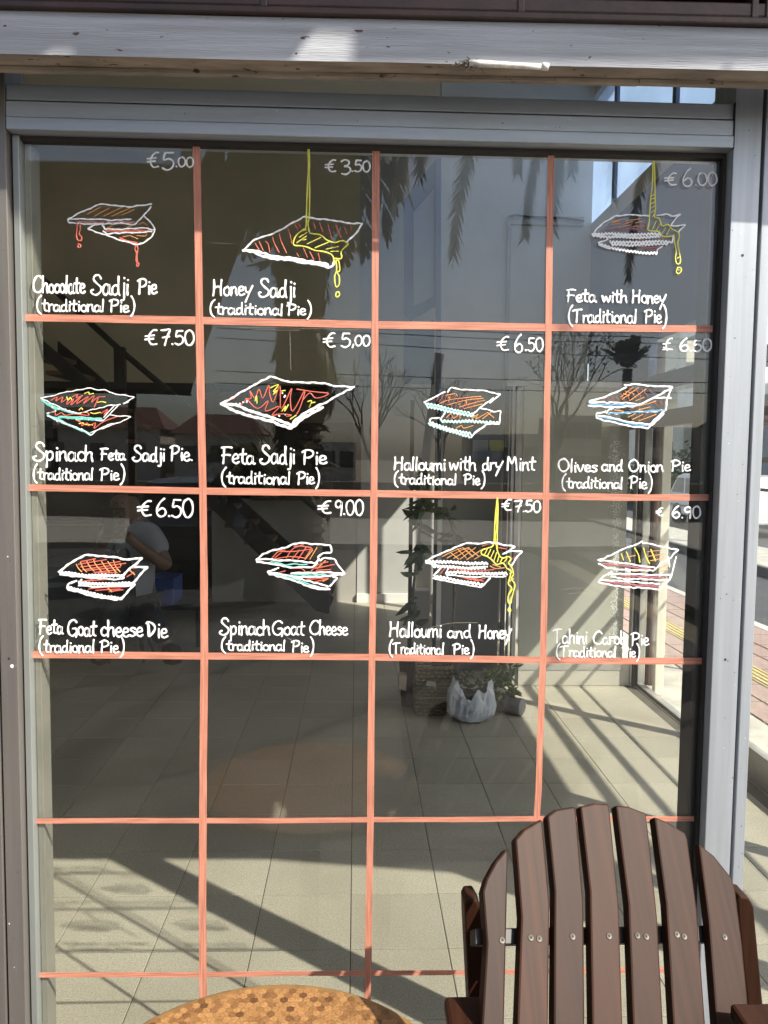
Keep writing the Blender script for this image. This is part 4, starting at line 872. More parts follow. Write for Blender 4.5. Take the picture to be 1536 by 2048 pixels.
# counter and crate and seated person
ct = thing('counter', 'low dark glazed counter against the left part of the back wall', 'counter', (-2.4,6,0))
a = P(60,1095,4.6); c = P(410,1170,4.6)
b = MB(); b.box((-4.1,5.6,.0),(-2.3,6.1,.62)); b.build('base', mat('counter_grey', (.045,.05,.06), .5), ct)
b = MB(); b.box((-4.12,5.56,.62),(-2.27,6.12,.66)); b.build('worktop', mat('counter_top', (.10,.11,.12), .3), ct)
b = MB(); b.box((-4.1,5.8,.661),(-2.4,6.08,.98)); b.build('glass_case', glass_clean, ct)
b = MB(); b.box((-4.1,5.78,.98),(-2.4,6.1,1.0)); b.build('shelf', mat('counter_shelf', (.16,.15,.12), .5), ct)
a = P(275,1210,5.1); c = P(347,1160,5.1)
cr_ = thing('crate', 'blue plastic crate with a white label behind the seated person', 'crate', (a.x,5.2,a.z))
b = MB(); b.box((a.x,5.1,a.z),(c.x,5.45,c.z)); b.box((a.x-.008,5.092,c.z),(c.x+.008,5.458,c.z+.012)); b.build('box', mat('blue_plastic', (.03,.06,.22), .45), cr_, bevel=.006)
b = MB(); q0 = P(284,1194,5.09); q1 = P(302,1180,5.09); b.box((q0.x,5.094,q0.z),(q1.x,5.098,q1.z)); b.build('label_card', PAINT['white'], cr_)
sb_ = thing('bench', 'low dark bench carrying the blue crate', 'bench', (a.x,5.2,0))
b = MB(); b.box((a.x-.25,5.05,a.z-.035),(c.x+.25,5.5,a.z)); b.build('seat', wall_d, sb_)
for x in (a.x-.22, c.x+.19):
    for y in (5.08,5.43): b = MB(); b.box((x,y,0),(x+.03,y+.03,a.z-.035)); b.build('leg', black_st, sb_)

def skinned(name, verts, edges, radii, m, parent=None, root=0, sub=2, kr=1.36):
    me = bpy.data.meshes.new(name); me.from_pydata([tuple(v) for v in verts], edges, []); me.update(); me.materials.append(m)
    o = bpy.data.objects.new(name, me); COL.objects.link(o)
    if parent: o.parent = parent; o.matrix_parent_inverse = Matrix.Translation(-parent.location)
    k = o.modifiers.new('skin', 'SKIN'); k.use_smooth_shade = True
    lay = me.skin_vertices[0] if me.skin_vertices else None
    if lay is None: 
        return o
    for i, r in enumerate(radii):
        r = r if isinstance(r, tuple) else (r, r); r = (r[0]*kr, r[1]*kr); lay.data[i].radius = r; lay.data[i].use_root = (i == root)
    u = o.modifiers.new('sub', 'SUBSURF'); u.levels = sub; u.render_levels = sub
    return o
# person on a stool, phone raised, behind the glass at the left
pr = thing('person', 'person in white t-shirt with chest shade added as a dark layer, sitting on a stool and holding up a phone', 'person', (-1.8,4.65,0))
skin_m = mat('skin', (.13,.075,.05), .55); shirt = mat('white_cotton', (.24,.25,.28), .85, 0, .06, 12, .4, 20); trou = mat('dark_tracksuit', (.02,.02,.022), .8); hair_m = mat('dark_hair', (.015,.012,.01), .7)
def J(px, py, Y): return P(px, py, Y)
Yp = 4.65
pel = J(262,1215,Yp+.05); ch_ = J(262,1110,Yp+.04); nk = J(258,1040,Yp+.03); hd = J(248,1008,Yp+.0); ht = J(246,985,Yp+.0)
shR = J(294,1058,Yp+.03); elR = J(336,1135,Yp-.06); wrR = J(268,1085,Yp-.34); hnR = J(252,1068,Yp-.42)
shL = J(226,1062,Yp+.03); elL = J(190,1125,Yp-.08); wrL = J(206,1085,Yp-.34); hnL = J(214,1070,Yp-.42)
kn1 = J(300,1232,Yp-.42); an1 = J(336,1296,Yp-.46); to1 = J(350,1318,Yp-.66)
kn2 = J(220,1235,Yp-.42); an2 = J(204,1296,Yp-.46); to2 = J(196,1318,Yp-.66)
vs = [pel,ch_,nk,hd,ht,shR,elR,wrR,hnR,shL,elL,wrL,hnL,kn1,an1,to1,kn2,an2,to2,pel+Vector((.09,0,-.02)),pel+Vector((-.09,0,-.02))]
ed = [(0,1),(1,2),(2,3),(3,4),(2,5),(5,6),(6,7),(7,8),(2,9),(9,10),(10,11),(11,12),(0,19),(19,13),(13,14),(14,15),(0,20),(20,16),(16,17),(17,18)]
rd = [(.13,.10),(.14,.10),.055,(.078,.092),(.06,.07),.06,.042,.028,.032,.06,.042,.028,.032,.065,.034,.03,.065,.034,.03,.095,.095]
skinned('body', vs, ed, rd, skin_m, pr)
skinned('t_shirt', [pel+Vector((0,0,.02)),ch_,nk-Vector((0,0,.03)),shR,shR.lerp(elR,.72),shL,shL.lerp(elL,.72)], [(0,1),(1,2),(2,3),(3,4),(2,5),(5,6)], [(.15,.115),(.155,.115),.075,.078,.075,.078,.075], shirt, pr)
skinned('torso_shade', [pel+Vector((-.02,-.06,.0)),ch_+Vector((-.05,-.055,0)),ch_+Vector((-.06,-.05,.16))], [(0,1),(1,2)], [(.13,.09),(.11,.075),(.07,.05)], trou, pr)  # dark layer over the shirt stands for the darkness on the torso
skinned('trousers', [pel,pel+Vector((.09,0,-.02)),kn1,an1+Vector((0,0,.04)),pel+Vector((-.09,0,-.02)),kn2,an2+Vector((0,0,.04))], [(0,1),(1,2),(2,3),(0,4),(4,5),(5,6)], [(.15,.12),.105,.078,.058,.105,.078,.058], trou, pr)
skinned('hair', [hd+Vector((0,.035,.03)),ht+Vector((0,.02,.012))], [(0,1)], [(.083,.085),(.074,.08)], hair_m, pr)
for an, to in ((an1,to1),(an2,to2)): skinned('shoe', [an+Vector((0,.03,-.03)),to], [(0,1)], [(.07,.07),(.06,.05)], black_st, pr, sub=1)
b = MB()
for off in (-.018,.0,.018):
    b.tube([pel+Vector((.17,-.06,.05+off)),kn1+Vector((.05,-.03,.07+off))], .004, 5)
b.build('trouser_stripes', shirt, pr)
b = MB(); c = hd+Vector((0,-.118,0)); b.box((c.x-.03,c.y-.004,c.z+.012),(c.x-.015,c.y+.01,c.z+.02)); b.build('eye', hair_m, pr); b = MB(); b.box((c.x+.015,c.y-.004,c.z+.012),(c.x+.03,c.y+.01,c.z+.02)); b.build('eye', hair_m, pr)
b = MB(); b.prism([c+Vector((-.012,.008,-.02)),c+Vector((.012,.008,-.02)),c+Vector((0,.008,.015))], (0,-.02,0)); b.build('nose', skin_m, pr)
for hn, sx in ((hnR,1),(hnL,-1)):
    for k in range(4):
        f0 = hn+Vector((sx*.01,0,.02-.017*k)); skinned('finger', [f0,f0+Vector((-sx*.028,-.018,.002)),f0+Vector((-sx*.05,-.004,.0))], [(0,1),(1,2)], [.0095,.0085,.0075], skin_m, pr, sub=1)
    skinned('thumb', [hn+Vector((0,.01,-.02)),hn+Vector((-sx*.02,.025,-.01)),hn+Vector((-sx*.04,.022,.01))], [(0,1),(1,2)], [.011,.010,.008], skin_m, pr, sub=1)
ph = thing('phone', 'black phone held up in front of the seated person', 'phone', J(228,1046,Yp-.45))
b = MB(); a = J(206,1078,Yp-.45); c = J(250,1016,Yp-.45); b.box((a.x,a.y,a.z),(c.x,a.y+.010,c.z)); b.build('body', mat('black_gloss', (.01,.01,.012), .1, spec=.8), ph, bevel=.004)
b = MB(); a2 = J(228,1075,Yp-.455); c2 = J(248,1019,Yp-.455); b.box((a2.x,a2.y,a2.z),(c2.x,a2.y+.003,c2.z)); b.build('reflection_plate', mat('amber_reflection', (.09,.075,.03), .2, 0, .6, 40), ph)  # yellow reflection on the glossy back painted as an amber plate
sto = thing('stool', 'dark bar stool under the seated person', 'stool', (pel.x,pel.y,0))
b = MB(); b.lathe([(.0001,pel.z-.10),(.17,pel.z-.10),(.18,pel.z-.12),(.17,pel.z-.14),(.0001,pel.z-.14)], (pel.x,pel.y,0), 24); b.build('seat', wood_tread, sto)
for k in range(4):
    t = math.pi/4+k*math.pi/2; b = MB(); b.tube([(pel.x+.12*math.cos(t),pel.y+.12*math.sin(t),pel.z-.14),(pel.x+.2*math.cos(t),pel.y+.2*math.sin(t),0)], .013, 8); b.build('leg', black_st, sto)

# ------------------------------------------------------------------ plants, basket, bag by the partition
def leaf(b, c, d, L_, w, mi=0, fold=.25):
    d = Vector(d).normalized(); s = d.cross(Vector((0,0,1)))
    if s.length < .1: s = Vector((1,0,0))
    s.normalize(); n = s.cross(d); t = random.uniform(-.9,.9); s, n = s*math.cos(t)+n*math.sin(t), n*math.cos(t)-s*math.sin(t)
    c = Vector(c); m1 = c+d*L_*.3; m2 = c+d*L_*.68
    b.add([c, m1+s*w*.5-n*w*fold, m1, m1-s*w*.5-n*w*fold, m2+s*w*.36-n*w*fold, m2, m2-s*w*.36-n*w*fold, c+d*L_-n*w*.15],
          [(0,1,2),(0,2,3),(1,4,5,2),(2,5,6,3),(4,7,5),(5,7,6)], mi)
def climber(label, base, pts, Y, nl, lsz, zmin):
    t = thing('climbing_plant', label, 'plant', base); pw = [P(x, y, Y) for x, y in pts]
    b = MB(); b.tube(pw, [.008]*(len(pw)-1)+[.004], 6); b.tube([q+Vector((.012*math.sin(i*2.1),.006,0)) for i, q in enumerate(pw)], .005, 6); b.build('stem', bark, t)
    for i in range(nl):
        k = random.uniform(0, len(pw)-1.01); j = int(k); q = pw[j].lerp(pw[j+1], k-j)
        if q.z < zmin: continue
        b = MB(); leaf(b, q+Vector((random.uniform(-.02,.02),random.uniform(-.03,.03),0)), (random.uniform(-1,1),random.uniform(-.8,.4),random.uniform(-.9,.5)), lsz*random.uniform(.7,1.25), lsz*.5)
        b.build('leaf', leaf_m, t)
    return t
Yc = 3.55
climber('tall leafy climbing plant in dark pot against the dark post', P(828,1355,Yc), [(823,1345),(822,1290),(826,1200),(832,1120),(840,1060),(845,1000),(848,970),(852,930)], Yc, 78, .13, .55)
climber('thinner climbing plant with few leaves to the right of the tall one', P(902,1345,Yc+.1), [(896,1345),(905,1260),(910,1190),(908,1130),(908,1070),(897,1030),(893,1015)], Yc+.1, 26, .11, .9)
for (x0,x1,xb0,xb1,y0,y1,Y,lb,n_,cl) in ((798,834,806,830,1318,1368,3.5,'dark tall flower pot of the leafy climbing plant','flower_pot',1),(868,922,876,916,1322,1352,3.75,'black flower pot behind the wicker basket','flower_pot',1)):
    a = P(x0,y0,Y); c = P(x1,y0,Y); a2 = P(xb0,y1,Y); c2 = P(xb1,y1,Y); r0_ = (c.x-a.x)/2; r1_ = (c2.x-a2.x)/2; cx = (a.x+c.x)/2
    t = thing(n_, lb, 'pot', (cx,Y,0)); b = MB(); b.lathe([(.0001,.003),(r1_,.003),(r0_,a.z),(r0_+.01,a.z+.003),(r0_+.01,a.z+.02),(r0_-.008,a.z+.02),(r0_-.01,a.z-.02),(.0001,a.z-.02)], (cx,Y,0), 20); b.build('pot', mat('black_pot', (.012,.011,.011), .6), t, smooth=False)
    b = MB(); b.lathe([(r0_-.012,a.z-.012),(.0001,a.z-.004)], (cx,Y,0), 16); b.build('soil', bark, t)
# wicker basket
bs = thing('wicker_basket', 'square brown wicker basket on the floor beside the plastic bag', 'basket', (P(865,1392,3.32).x,3.4,0))
wick = mat('wicker', (.15,.115,.06), .85, 0, .5, 60, .6, 80)
a = P(832,1393,3.3); c = P(905,1336,3.3); b = MB()
w_ = c.x-a.x; nrow = 12
for r_i in range(nrow):
    z = .01+r_i*(c.z-.02)/nrow
    for side in range(4):
        p0 = [Vector((a.x,3.3,z)),Vector((c.x,3.3,z)),Vector((c.x,3.52,z)),Vector((a.x,3.52,z))]; q0, q1 = p0[side], p0[(side+1) % 4]
        pts = []
        dn = (q1-q0).normalized().cross(Vector((0,0,1)))
        for k in range(13): pts.append(q0.lerp(q1,k/12)+dn*(.004*(1 if (k+r_i) % 2 else -1)))
        b.tube(pts, .0085, 5)
b.build('weave', wick, bs)
b = MB(); b.tube([(a.x,3.3,c.z),(c.x,3.3,c.z),(c.x,3.52,c.z),(a.x,3.52,c.z),(a.x,3.3,c.z)], .013, 6); b.build('rim', wick, bs)
b = MB(); b.box((a.x+.01,3.31,.01),(c.x-.01,3.51,.03)); b.build('base', wick, bs)
b = MB(); pb_ = P(862,1372,3.28); b.add([(pb_.x-.03,3.284,pb_.z),(pb_.x+.035,3.284,pb_.z-.005),(pb_.x+.03,3.284,pb_.z+.028),(pb_.x-.028,3.284,pb_.z+.03)],[(0,1,2,3)]); 
o = b.build('bow', mat('pale_ribbon', (.4,.38,.32), .7), bs)
b = MB(); a = P(798,1378,3.3); b.prism([a,P(812,1382,3.3),P(814,1352,3.3),P(798,1350,3.3)], (0,.08,0)); tag(b.build('cardboard_piece', mat('cardboard', (.26,.21,.15), .8)), 'small pale cardboard piece leaning beside the dark pot', 'cardboard')
# white plastic bag holding small pots
bagc = P(948,1414,3.1); bg_ = thing('plastic_bag', 'open white plastic carrier bag holding small potted plants', 'bag', (bagc.x,3.2,0))
b = MB(); n = 40; prof = [(.075,.0),(.115,.015),(.140,.05),(.152,.095),(.148,.14),(.138,.175),(.130,.20)]; cc = Vector((bagc.x,3.22,.003)); vs = []; n = 56
from mathutils import noise as mn
for i, (r_, z) in enumerate(prof):
    for k in range(n):
        t = 2*math.pi*k/n; q = Vector((math.cos(t)*2.6, math.sin(t)*2.6, i*.55)); rr = r_*(1+.20*mn.noise(q)+.10*mn.noise(q*2.7)); zz_ = z*(1+.0)+(0 if i < 3 else (i-2)*.018*(mn.noise(Vector((math.cos(t)*1.7,math.sin(t)*1.7,7.3)))*2.2+.4*mn.noise(q*2)))
        vs.append(cc+Vector((rr*math.cos(t), rr*.75*math.sin(t), max(0,zz_))))
fs = [(i*n+k, i*n+(k+1) % n, (i+1)*n+(k+1) % n, (i+1)*n+k) for i in range(len(prof)-1) for k in range(n)]; fs.append(tuple(range(n-1,-1,-1)))
b.add(vs, fs); b.build('bag_film', mat('white_film', (.68,.71,.76), .3, 0, .12, 20, .5, 40, trans=.45), bg_)
for (px, py, lb) in ((932,1372,'small dark pot in the left of the plastic bag'),(968,1375,'small striped pot in the right of the plastic bag')):
    q = P(px,py,3.2); t = thing('small_pot', lb, 'pot', (q.x,3.2,.02)); b = MB(); b.lathe([(.0001,.02),(.05,.02),(.065,.19),(.058,.19),(.055,.17),(.0001,.17)], (q.x,3.2+(.02 if px > 950 else -.0),.0), 20); b.build('pot', mat('pot_dark', (.02,.02,.02), .6) if px < 950 else mat('pot_green', (.05,.08,.05), .6), t)
    for i in range(26):
        q2 = Vector((q.x+random.gauss(0,.03),3.2,.19+random.uniform(0,.12))); b = MB(); leaf(b, q2, (random.uniform(-1,1),random.uniform(-1,.5),random.uniform(0,1)), .06, .03); b.build('leaf', leaf_m if px < 950 else leaf_l, t)
t = thing('leafy_plant', 'bright green leafy plant trailing to the right behind the plastic bag', 'plant', P(1000,1375,3.45))
q = P(996,1368,3.45); b = MB(); b.tube([(q.x-.03,3.45,0),(q.x-.01,3.44,.16),(q.x+.06,3.43,.25)], .005, 5); b.build('stem', bark, t)
for i in range(85):
    q2 = P(random.uniform(972,1030), random.uniform(1328,1386), 3.45+random.uniform(-.12,.12)); b = MB(); leaf(b, q2, (random.uniform(-.6,1),random.uniform(-1,.5),random.uniform(-.8,.6)), .075, .035); b.build('leaf', leaf_l, t)
# rolled mat
q0 = P(1008,1372,3.38); q1 = P(1046,1383,3.3); b = MB(); q0.z = .055; q1.z = .055
b.tube([q0,q0.lerp(q1,.03),q0.lerp(q1,.97),q1,q1+(q1-q0).normalized()*.012], [.05,.055,.055,.05,.02], 20)
tag(b.build('rolled_mat', mat('grey_mat', (.22,.21,.20), .85, 0, .15, 20), smooth=False), 'grey rolled mat lying on the floor right of the leafy plant', 'mat')
b = MB(); b.box((P(920,1298,4.25).x,4.25,P(920,1310,4.25).z),(P(1000,1298,4.25).x,4.27,P(920,1276,4.25).z)); b.build('socket_strip', mat('socket_dark', (.1,.1,.1), .6), part)
for x in (941,953,966,984):
    a = P(x,1304,4.235); b = MB(); b.box((a.x,4.235,a.z),(a.x+.035,4.25,a.z+.05)); b.build('socket', mat('socket_pale', (.3,.3,.29), .6), part)
# white table thing at the foot of the back wall
q = P(848,1195,6.2)
b = MB(); b.box((q.x-.10,6.2,0),(q.x+.06,6.4,P(848,1182,6.2).z)); tag(b.build('white_box', wall_w, bevel=.005), 'small white box on the sunlit floor between the dark posts', 'box')

# ------------------------------------------------------------------ outside on the right: estate car, houses, pole
def veh(name, label, x, y0, length, colm, height=1.42, zb_=-.15, dirn=1, width=1.7):
    t = thing(name, label, 'car', (x+width/2, y0+length/2, zb_)); L_ = length; H = height
    prof = [(0,.32),(0,.62),(.02,.80),(.06,.95),(.17,H-.06),(.24,H),(.62,H),(.72,H-.05),(.83,.93),(.96,.82),(1.0,.66),(1.0,.32)]
    pts = [(x, y0+(u if dirn > 0 else 1-u)*L_, zb_+z) for u, z in prof]
    b = MB(); b.prism(pts, (width,0,0)); b.build('body', colm, t, bevel=.05)
    gl = mat('car_glass', (.22,.24,.26), .15, .3, .1, 3)
    for u0, u1 in ((.10,.27),(.30,.50),(.53,.74)):
        top0 = .90+(H-.12-.90)*min(1,(u0-.04)/.12) ; b = MB(); zt1 = H-.12 if u1 < .7 else .98
        ps = [(u0+.0,.93),(u1,.93),(u1 if u1 < .7 else u1-.02,zt1),(max(u0,.18) if u0 < .2 else u0,H-.12),]
        if u1 > .7: ps = [(u0,.93),(.80,.93),(.71,H-.12),(u0,H-.12)]
        b.prism([(x-.012, y0+(u if dirn > 0 else 1-u)*L_, zb_+z) for u, z in ps], (.02,0,0)); b.build('side_window', gl, t)
    b = MB(); b.box((x-.015,y0+.02*L_,zb_+.56),(x+.01,y0+.98*L_,zb_+.60)); b.build('side_trim', mat('grey_trim', (.25,.25,.25), .5), t)
    for u in (.18,.80):
        for xx in (x-.01, x+width-.17):
            cy = y0+(u if dirn > 0 else 1-u)*L_; b = MB(); b.lathe([(.15,.0),(.31,.0),(.32,.03),(.32,.16),(.30,.18),(.15,.18)], (xx,cy,zb_+.32), 24, axis='x'); w1 = b.build('wheel', gasket, t)
            b = MB(); b.lathe([(.0001,-.004),(.16,-.004),(.19,.01)], (xx,cy,zb_+.32), 16, axis='x'); b.build('rim', alu, w1)
    b = MB(); yy = y0 if dirn > 0 else y0+L_; b.box((x+.06,yy-.02,zb_+.62),(x+.2,yy+.03,zb_+.82)); b.build('tail_light', mat('lamp_red', (.4,.03,.02), .3), t)
    return t
white_car = mat('white_car_paint', (.72,.73,.75), .25, 0, .04, 2, coat=.6)
veh('parked_car', 'white estate car parked across the side street seen past the cream post', 8.9, 16.0, 4.4, white_car, 1.45, -.15, -1)
def house(label, x0, y0, x1, y1, h, m, rows, cols, face='x', roof=None, z0=-.1):
    t = thing('house', label, 'building', ((x0+x1)/2,(y0+y1)/2,z0)); b = MB(); b.box((x0,y0,z0),(x1,y1,h)); b.build('wall', m, t)
    wg = mat('far_window', (.06,.07,.09), .2)
    for r_i in range(rows):
        for c_i in range(cols):
            zc = (r_i+.55)*h/rows
            if face == 'x':
                yc = y0+(c_i+.5)*(y1-y0)/cols; b = MB(); b.box((x0-.03,yc-.5,zc-.6),(x0+.02,yc+.5,zc+.6)); f = b.build('window', wg, t)
                if r_i: b = MB(); b.box((x0-.9,yc-1.0,zc-1.0),(x0,yc+1.0,zc-.88)); b.box((x0-.9,yc-1.0,zc-.88),(x0-.85,yc+1.0,zc-.1)); b.build('balcony', wall_w, t)
            else:
                xc = x0+(c_i+.5)*(x1-x0)/cols; b = MB(); b.box((xc-.5,y1-.02,zc-.6),(xc+.5,y1+.03,zc+.6)); f = b.build('window', wg, t)
    if roof:
        b = MB(); xm = (y0+y1)/2; o_ = .4
        b.add([(x0-o_,y0-o_,h),(x1+o_,y0-o_,h),(x1+o_,y1+o_,h),(x0-o_,y1+o_,h),(x0+1,xm,h+1.6),(x1-1,xm,h+1.6)], [(0,1,5,4),(2,3,4,5),(3,0,4),(1,2,5)]); b.build('roof', roof, t)
    return t
terra = mat('terracotta', (.12,.045,.03), .8, 0, .3, 3)
house('grey three storey apartment house with balconies beyond the side street', 15.5,22,24,34,9.5, mat('grey_plaster', (.33,.34,.35), .85), 3, 4)
house('cream apartment house further along the side street', 16,36,26,50,11, cream_m, 3, 4)
house('low pale shop building nearest on the far side of the street', 15.2,8,22,20,5, mat('pale_plaster', (.72,.72,.70), .85), 1, 4)
house('white block closing the end of the side street', 4,62,16,70,8, wall_w, 3, 4, face='y')
pl = thing('utility_pole', 'dark wooden utility pole with a crossbar across the side street', 'pole', (8.6,13.6,0)); 
b = MB(); b.tube([(8.2,13.2,-.1),(8.2,13.2,5.6)], .09, 10); b.build('pole', bark, pl)
b = MB(); b.obox((8.2-.5,12.6,5.2),(8.2+.5,13.8,5.4),.08,.1); b.build('crossbar', bark, pl)
# round bush behind the car
def bush(label, c, r, n, m, lf=.12, group=None, name='bush'):
    t = thing(name, label, 'shrub', c, group); b = MB(); c = Vector(c)
    for i in range(n):
        d = Vector((random.gauss(0,1),random.gauss(0,1),abs(random.gauss(0,.8)))).normalized(); q = c+Vector((d.x*r,d.y*r,d.z*r*1.2))*random.uniform(.5,1)**.5*random.uniform(.8,1.08); leaf(b, q, (random.uniform(-1,1),random.uniform(-1,1),random.uniform(-.5,1)), lf*random.uniform(.7,1.3), lf*.5)
    o = b.build('foliage', m, t); o['kind'] = 'stuff'; b = MB(); b.tube([c-Vector((0,0,.1)),c+Vector((0,0,r*.7))], .05, 6); b.build('trunk', bark, t); return t
bush('dark green tree crown rising behind the white car', (11.9,26,.0), 1.9, 1400, leaf_m, .25)
bush('dark bush at the far kerb left of the car', (10.6,30,.0), 1.6, 900, leaf_m, .25)

# ------------------------------------------------------------------ what stands behind the viewer (seen mirrored in the glass)
# pergola over the terrace at the left
pg = thing('pergola', 'dark timber pergola roof over the terrace mirrored in the upper left of the glass', 'pergola', (-4,-5,0))
b = MB(); b.prism([(-.34,-.95,2.62),(-2.55,-10.2,2.62),(-9,-10.2,2.62),(-9,-.95,2.62)], (0,0,.06)); b.build('roof', mat('pergola_boards', (.085,.065,.04), .85, 0, .3, 4), pg)
b = MB(); b.obox((-2.55,-10.2,2.62),(-9,-10.2,2.62),.08,.12); b.build('beam', bark, pg)
for x, y in ((-3.4,-10.1),(-8.5,-10.1),(-8.6,-1.2)): b = MB(); b.box((x-.05,y-.05,-.1),(x+.05,y+.05,2.6)); b.build('post', bark, pg)
def frond(L_, droop, n=46, lw=.03, ll=.42, mi=0, up0=.5):
    "frond along +x, drooping; returns MB"
    b = MB(); pts = []; x = z = 0.0; a = up0; st_ = L_/24
    for i in range(25): pts.append(Vector((x,0,z))); x += math.cos(a)*st_; z += math.sin(a)*st_; a = max(-1.5, a-droop/24)
    b.tube(pts, [.02*(1-i/27) for i in range(25)], 5, mi)
    for i in range(n*2):
        k = random.uniform(2.2, 23.8); j = int(k); q = pts[j].lerp(pts[j+1], k-j); tg = (pts[min(j+1,24)]-pts[j]).normalized(); sd = 1 if i % 2 else -1
        prof = math.sin(math.pi*min(1,(k/24)**.8*.93+.07))**.5; l_ = ll*max(.35,prof)*random.uniform(.85,1.1)
        d = (tg*.75+Vector((0,sd*.75,-.28+random.uniform(-.15,.15)))).normalized(); s = tg*lw*.5
        b.add([q-s*.6, q+d*l_*.5-s, q+d*l_, q+d*l_*.5+s, q+s*.6], [(0,1,2,3,4)], mi)
    return b
def palm(label, base, h, nf, L_, droop, r0=.3, skirt=0, seed=1, trunk_m=bark, upr=(.1,1.1), lw=.03, ll=.42, group='palm trees by the road'):
    random.seed(seed); t = thing('palm_tree', label, 'palm', base, group); base = Vector(base)
    b = MB(); prof = [(r0*1.15,0),(r0,.4)]
    k = int(h/.16)
    for i in range(k): z = .4+i*(h-.5)/k; prof += [(r0*(1.0-.15*i/k)+.03,z),(r0*(.93-.15*i/k),z+.1)]
    b.lathe(prof, base, 14, jit=.06); b.build('trunk', trunk_m, t)
    protos = [frond(L_, droop*random.uniform(.85,1.15), lw=lw, ll=ll, up0=random.uniform(*upr)) for _ in range(4)]
    ob = []
    for i, bb in enumerate(protos): ob.append(bb.build('frond', palm_m, t))
    for i in range(nf):
        a = i*2.399+random.uniform(-.2,.2); o = ob[i] if i < 4 else ob[i % 4].copy()
        if i >= 4: COL.objects.link(o); o.parent = t
        o.matrix_parent_inverse = Matrix.Identity(4); o.location = (0,0,h-.05+random.uniform(-.1,.1)); o.rotation_euler = (0, random.uniform(-.25,.35), a); o.scale = (random.uniform(.85,1.1),)*3
    if skirt:
        for i in range(skirt):
            a = random.uniform(0,6.283); z = h*random.uniform(.42,.98); o = ob[i % 4].copy(); COL.objects.link(o); o.parent = t; o.matrix_parent_inverse = Matrix.Identity(4)
            o.data = o.data if i > 3 else o.data.copy(); o.location = (0,0,z); o.rotation_euler = (0, random.uniform(.9,1.35), a); s_ = random.uniform(.55,.8); o.scale = (s_,s_*.8,s_)
            if i <= 3: o.data.materials[0] = palm_dry
            sk_ = o
    return t
palm('large palm with shaggy hanging dead leaves mirrored left of centre', (-.9,-10.4,-.1), 6.6, 30, 2.7, 2.8, .36, 90, 3, lw=.14, ll=.6)
def hanging_palm(label, base, h, tips, seed):
    random.seed(seed); t = thing('palm_tree', label, 'palm', base, 'palm trees by the road'); base = Vector(base); cr_ = base+Vector((0,0,h))
    b = MB(); b.lathe([(.24,0)]+[q for i in range(int(h/.2)) for q in ((.22,.2*i+.05),(.19,.2*i+.15))]+[(.16,h)], base, 14, jit=.06); b.build('trunk', bark, t)
    for tip, w in tips:
        tip = Vector(tip); hz = Vector((tip.x-cr_.x, tip.y-cr_.y, 0)); p1 = cr_+hz*.45+Vector((0,0,hz.length*.32)); p2 = Vector((tip.x,tip.y,0))-hz*.02; p2.z = max(cr_.z, tip.z+1.2)+.1
        pts = []
        for k in range(31):
            u = k/30; pts.append(cr_*(1-u)**3+p1*3*u*(1-u)**2+p2*3*u*u*(1-u)+tip*u**3)
        b = MB(); b.tube(pts, [.022*(1-k/34) for k in range(31)], 5); sd0 = Vector((1,.15,0)).normalized()
        for i in range(520):
            u = (i+random.random())/520; k = u*29.5; q = pts[int(k)].lerp(pts[int(k)+1], k-int(k)); tg = (pts[min(int(k)+1,30)]-pts[int(k)]).normalized(); sg = 1 if i % 2 else -1
            sd = tg.cross(Vector((0,1,0))); sd = sd.normalized() if sd.length > .3 else sd0
            d = (tg*.85+sd*sg*random.uniform(.35,.7)+Vector((0,random.uniform(-.25,.25),-.25))).normalized(); l_ = w*.55*(.75+.5*math.sin(math.pi*min(1,u*.9+.1)))*random.uniform(.8,1.1); s_ = sd*.0095
            b.add([q-s_, q+d*l_*.5-s_*.9, q+d*l_, q+d*l_*.5+s_*.9, q+s_], [(0,1,2,3,4)])
        b.build('frond', palm_w, t)
    return t
palm_w = mat('palm_leaf_tan', (.22,.175,.09), .6, 0, .4, 6, trans=.25)  # lighter tan than the other palm leaf colour
def mir(px, py, depth):
    "mirror image position: what stands in front of the glass at this distance from the mirrored viewer"
    q = P(px, py, depth-1.55); return (q.x, -q.y, q.z)
hanging_palm('palm whose drooping frond tips hang mirrored along the top right', (4.4,-5.2,-.1), 6.3,
  [(mir(918,520,7.0),.42),(mir(1122,470,6.6),.36),(mir(1248,392,6.2),.36),(mir(1338,352,6.4),.34),(mir(800,390,7.6),.42),(mir(845,345,7.3),.4),(mir(1165,345,6.5),.3),(mir(1050,340,7.0),.35)]
  +[((4.4+3.0*math.cos(a),-5.2+3.0*math.sin(a),3.6+random.uniform(-.5,.6)),.36) for a in (-1.9,-1.2,-.5,.2,-2.6)], 8)
palm('low bushy palm mirrored under the large one', (-1.15,-7.6,-.1), 1.55, 24, 1.15, 2.2, .2, 0, 5, lw=.05, ll=.3)
palm('small distant palm standing alone against the sky at the right', (13.9,-38,-.2), 6.7, 30, 1.55, .55, .28, 0, 9, upr=(.75,1.5), lw=.10, ll=.45)
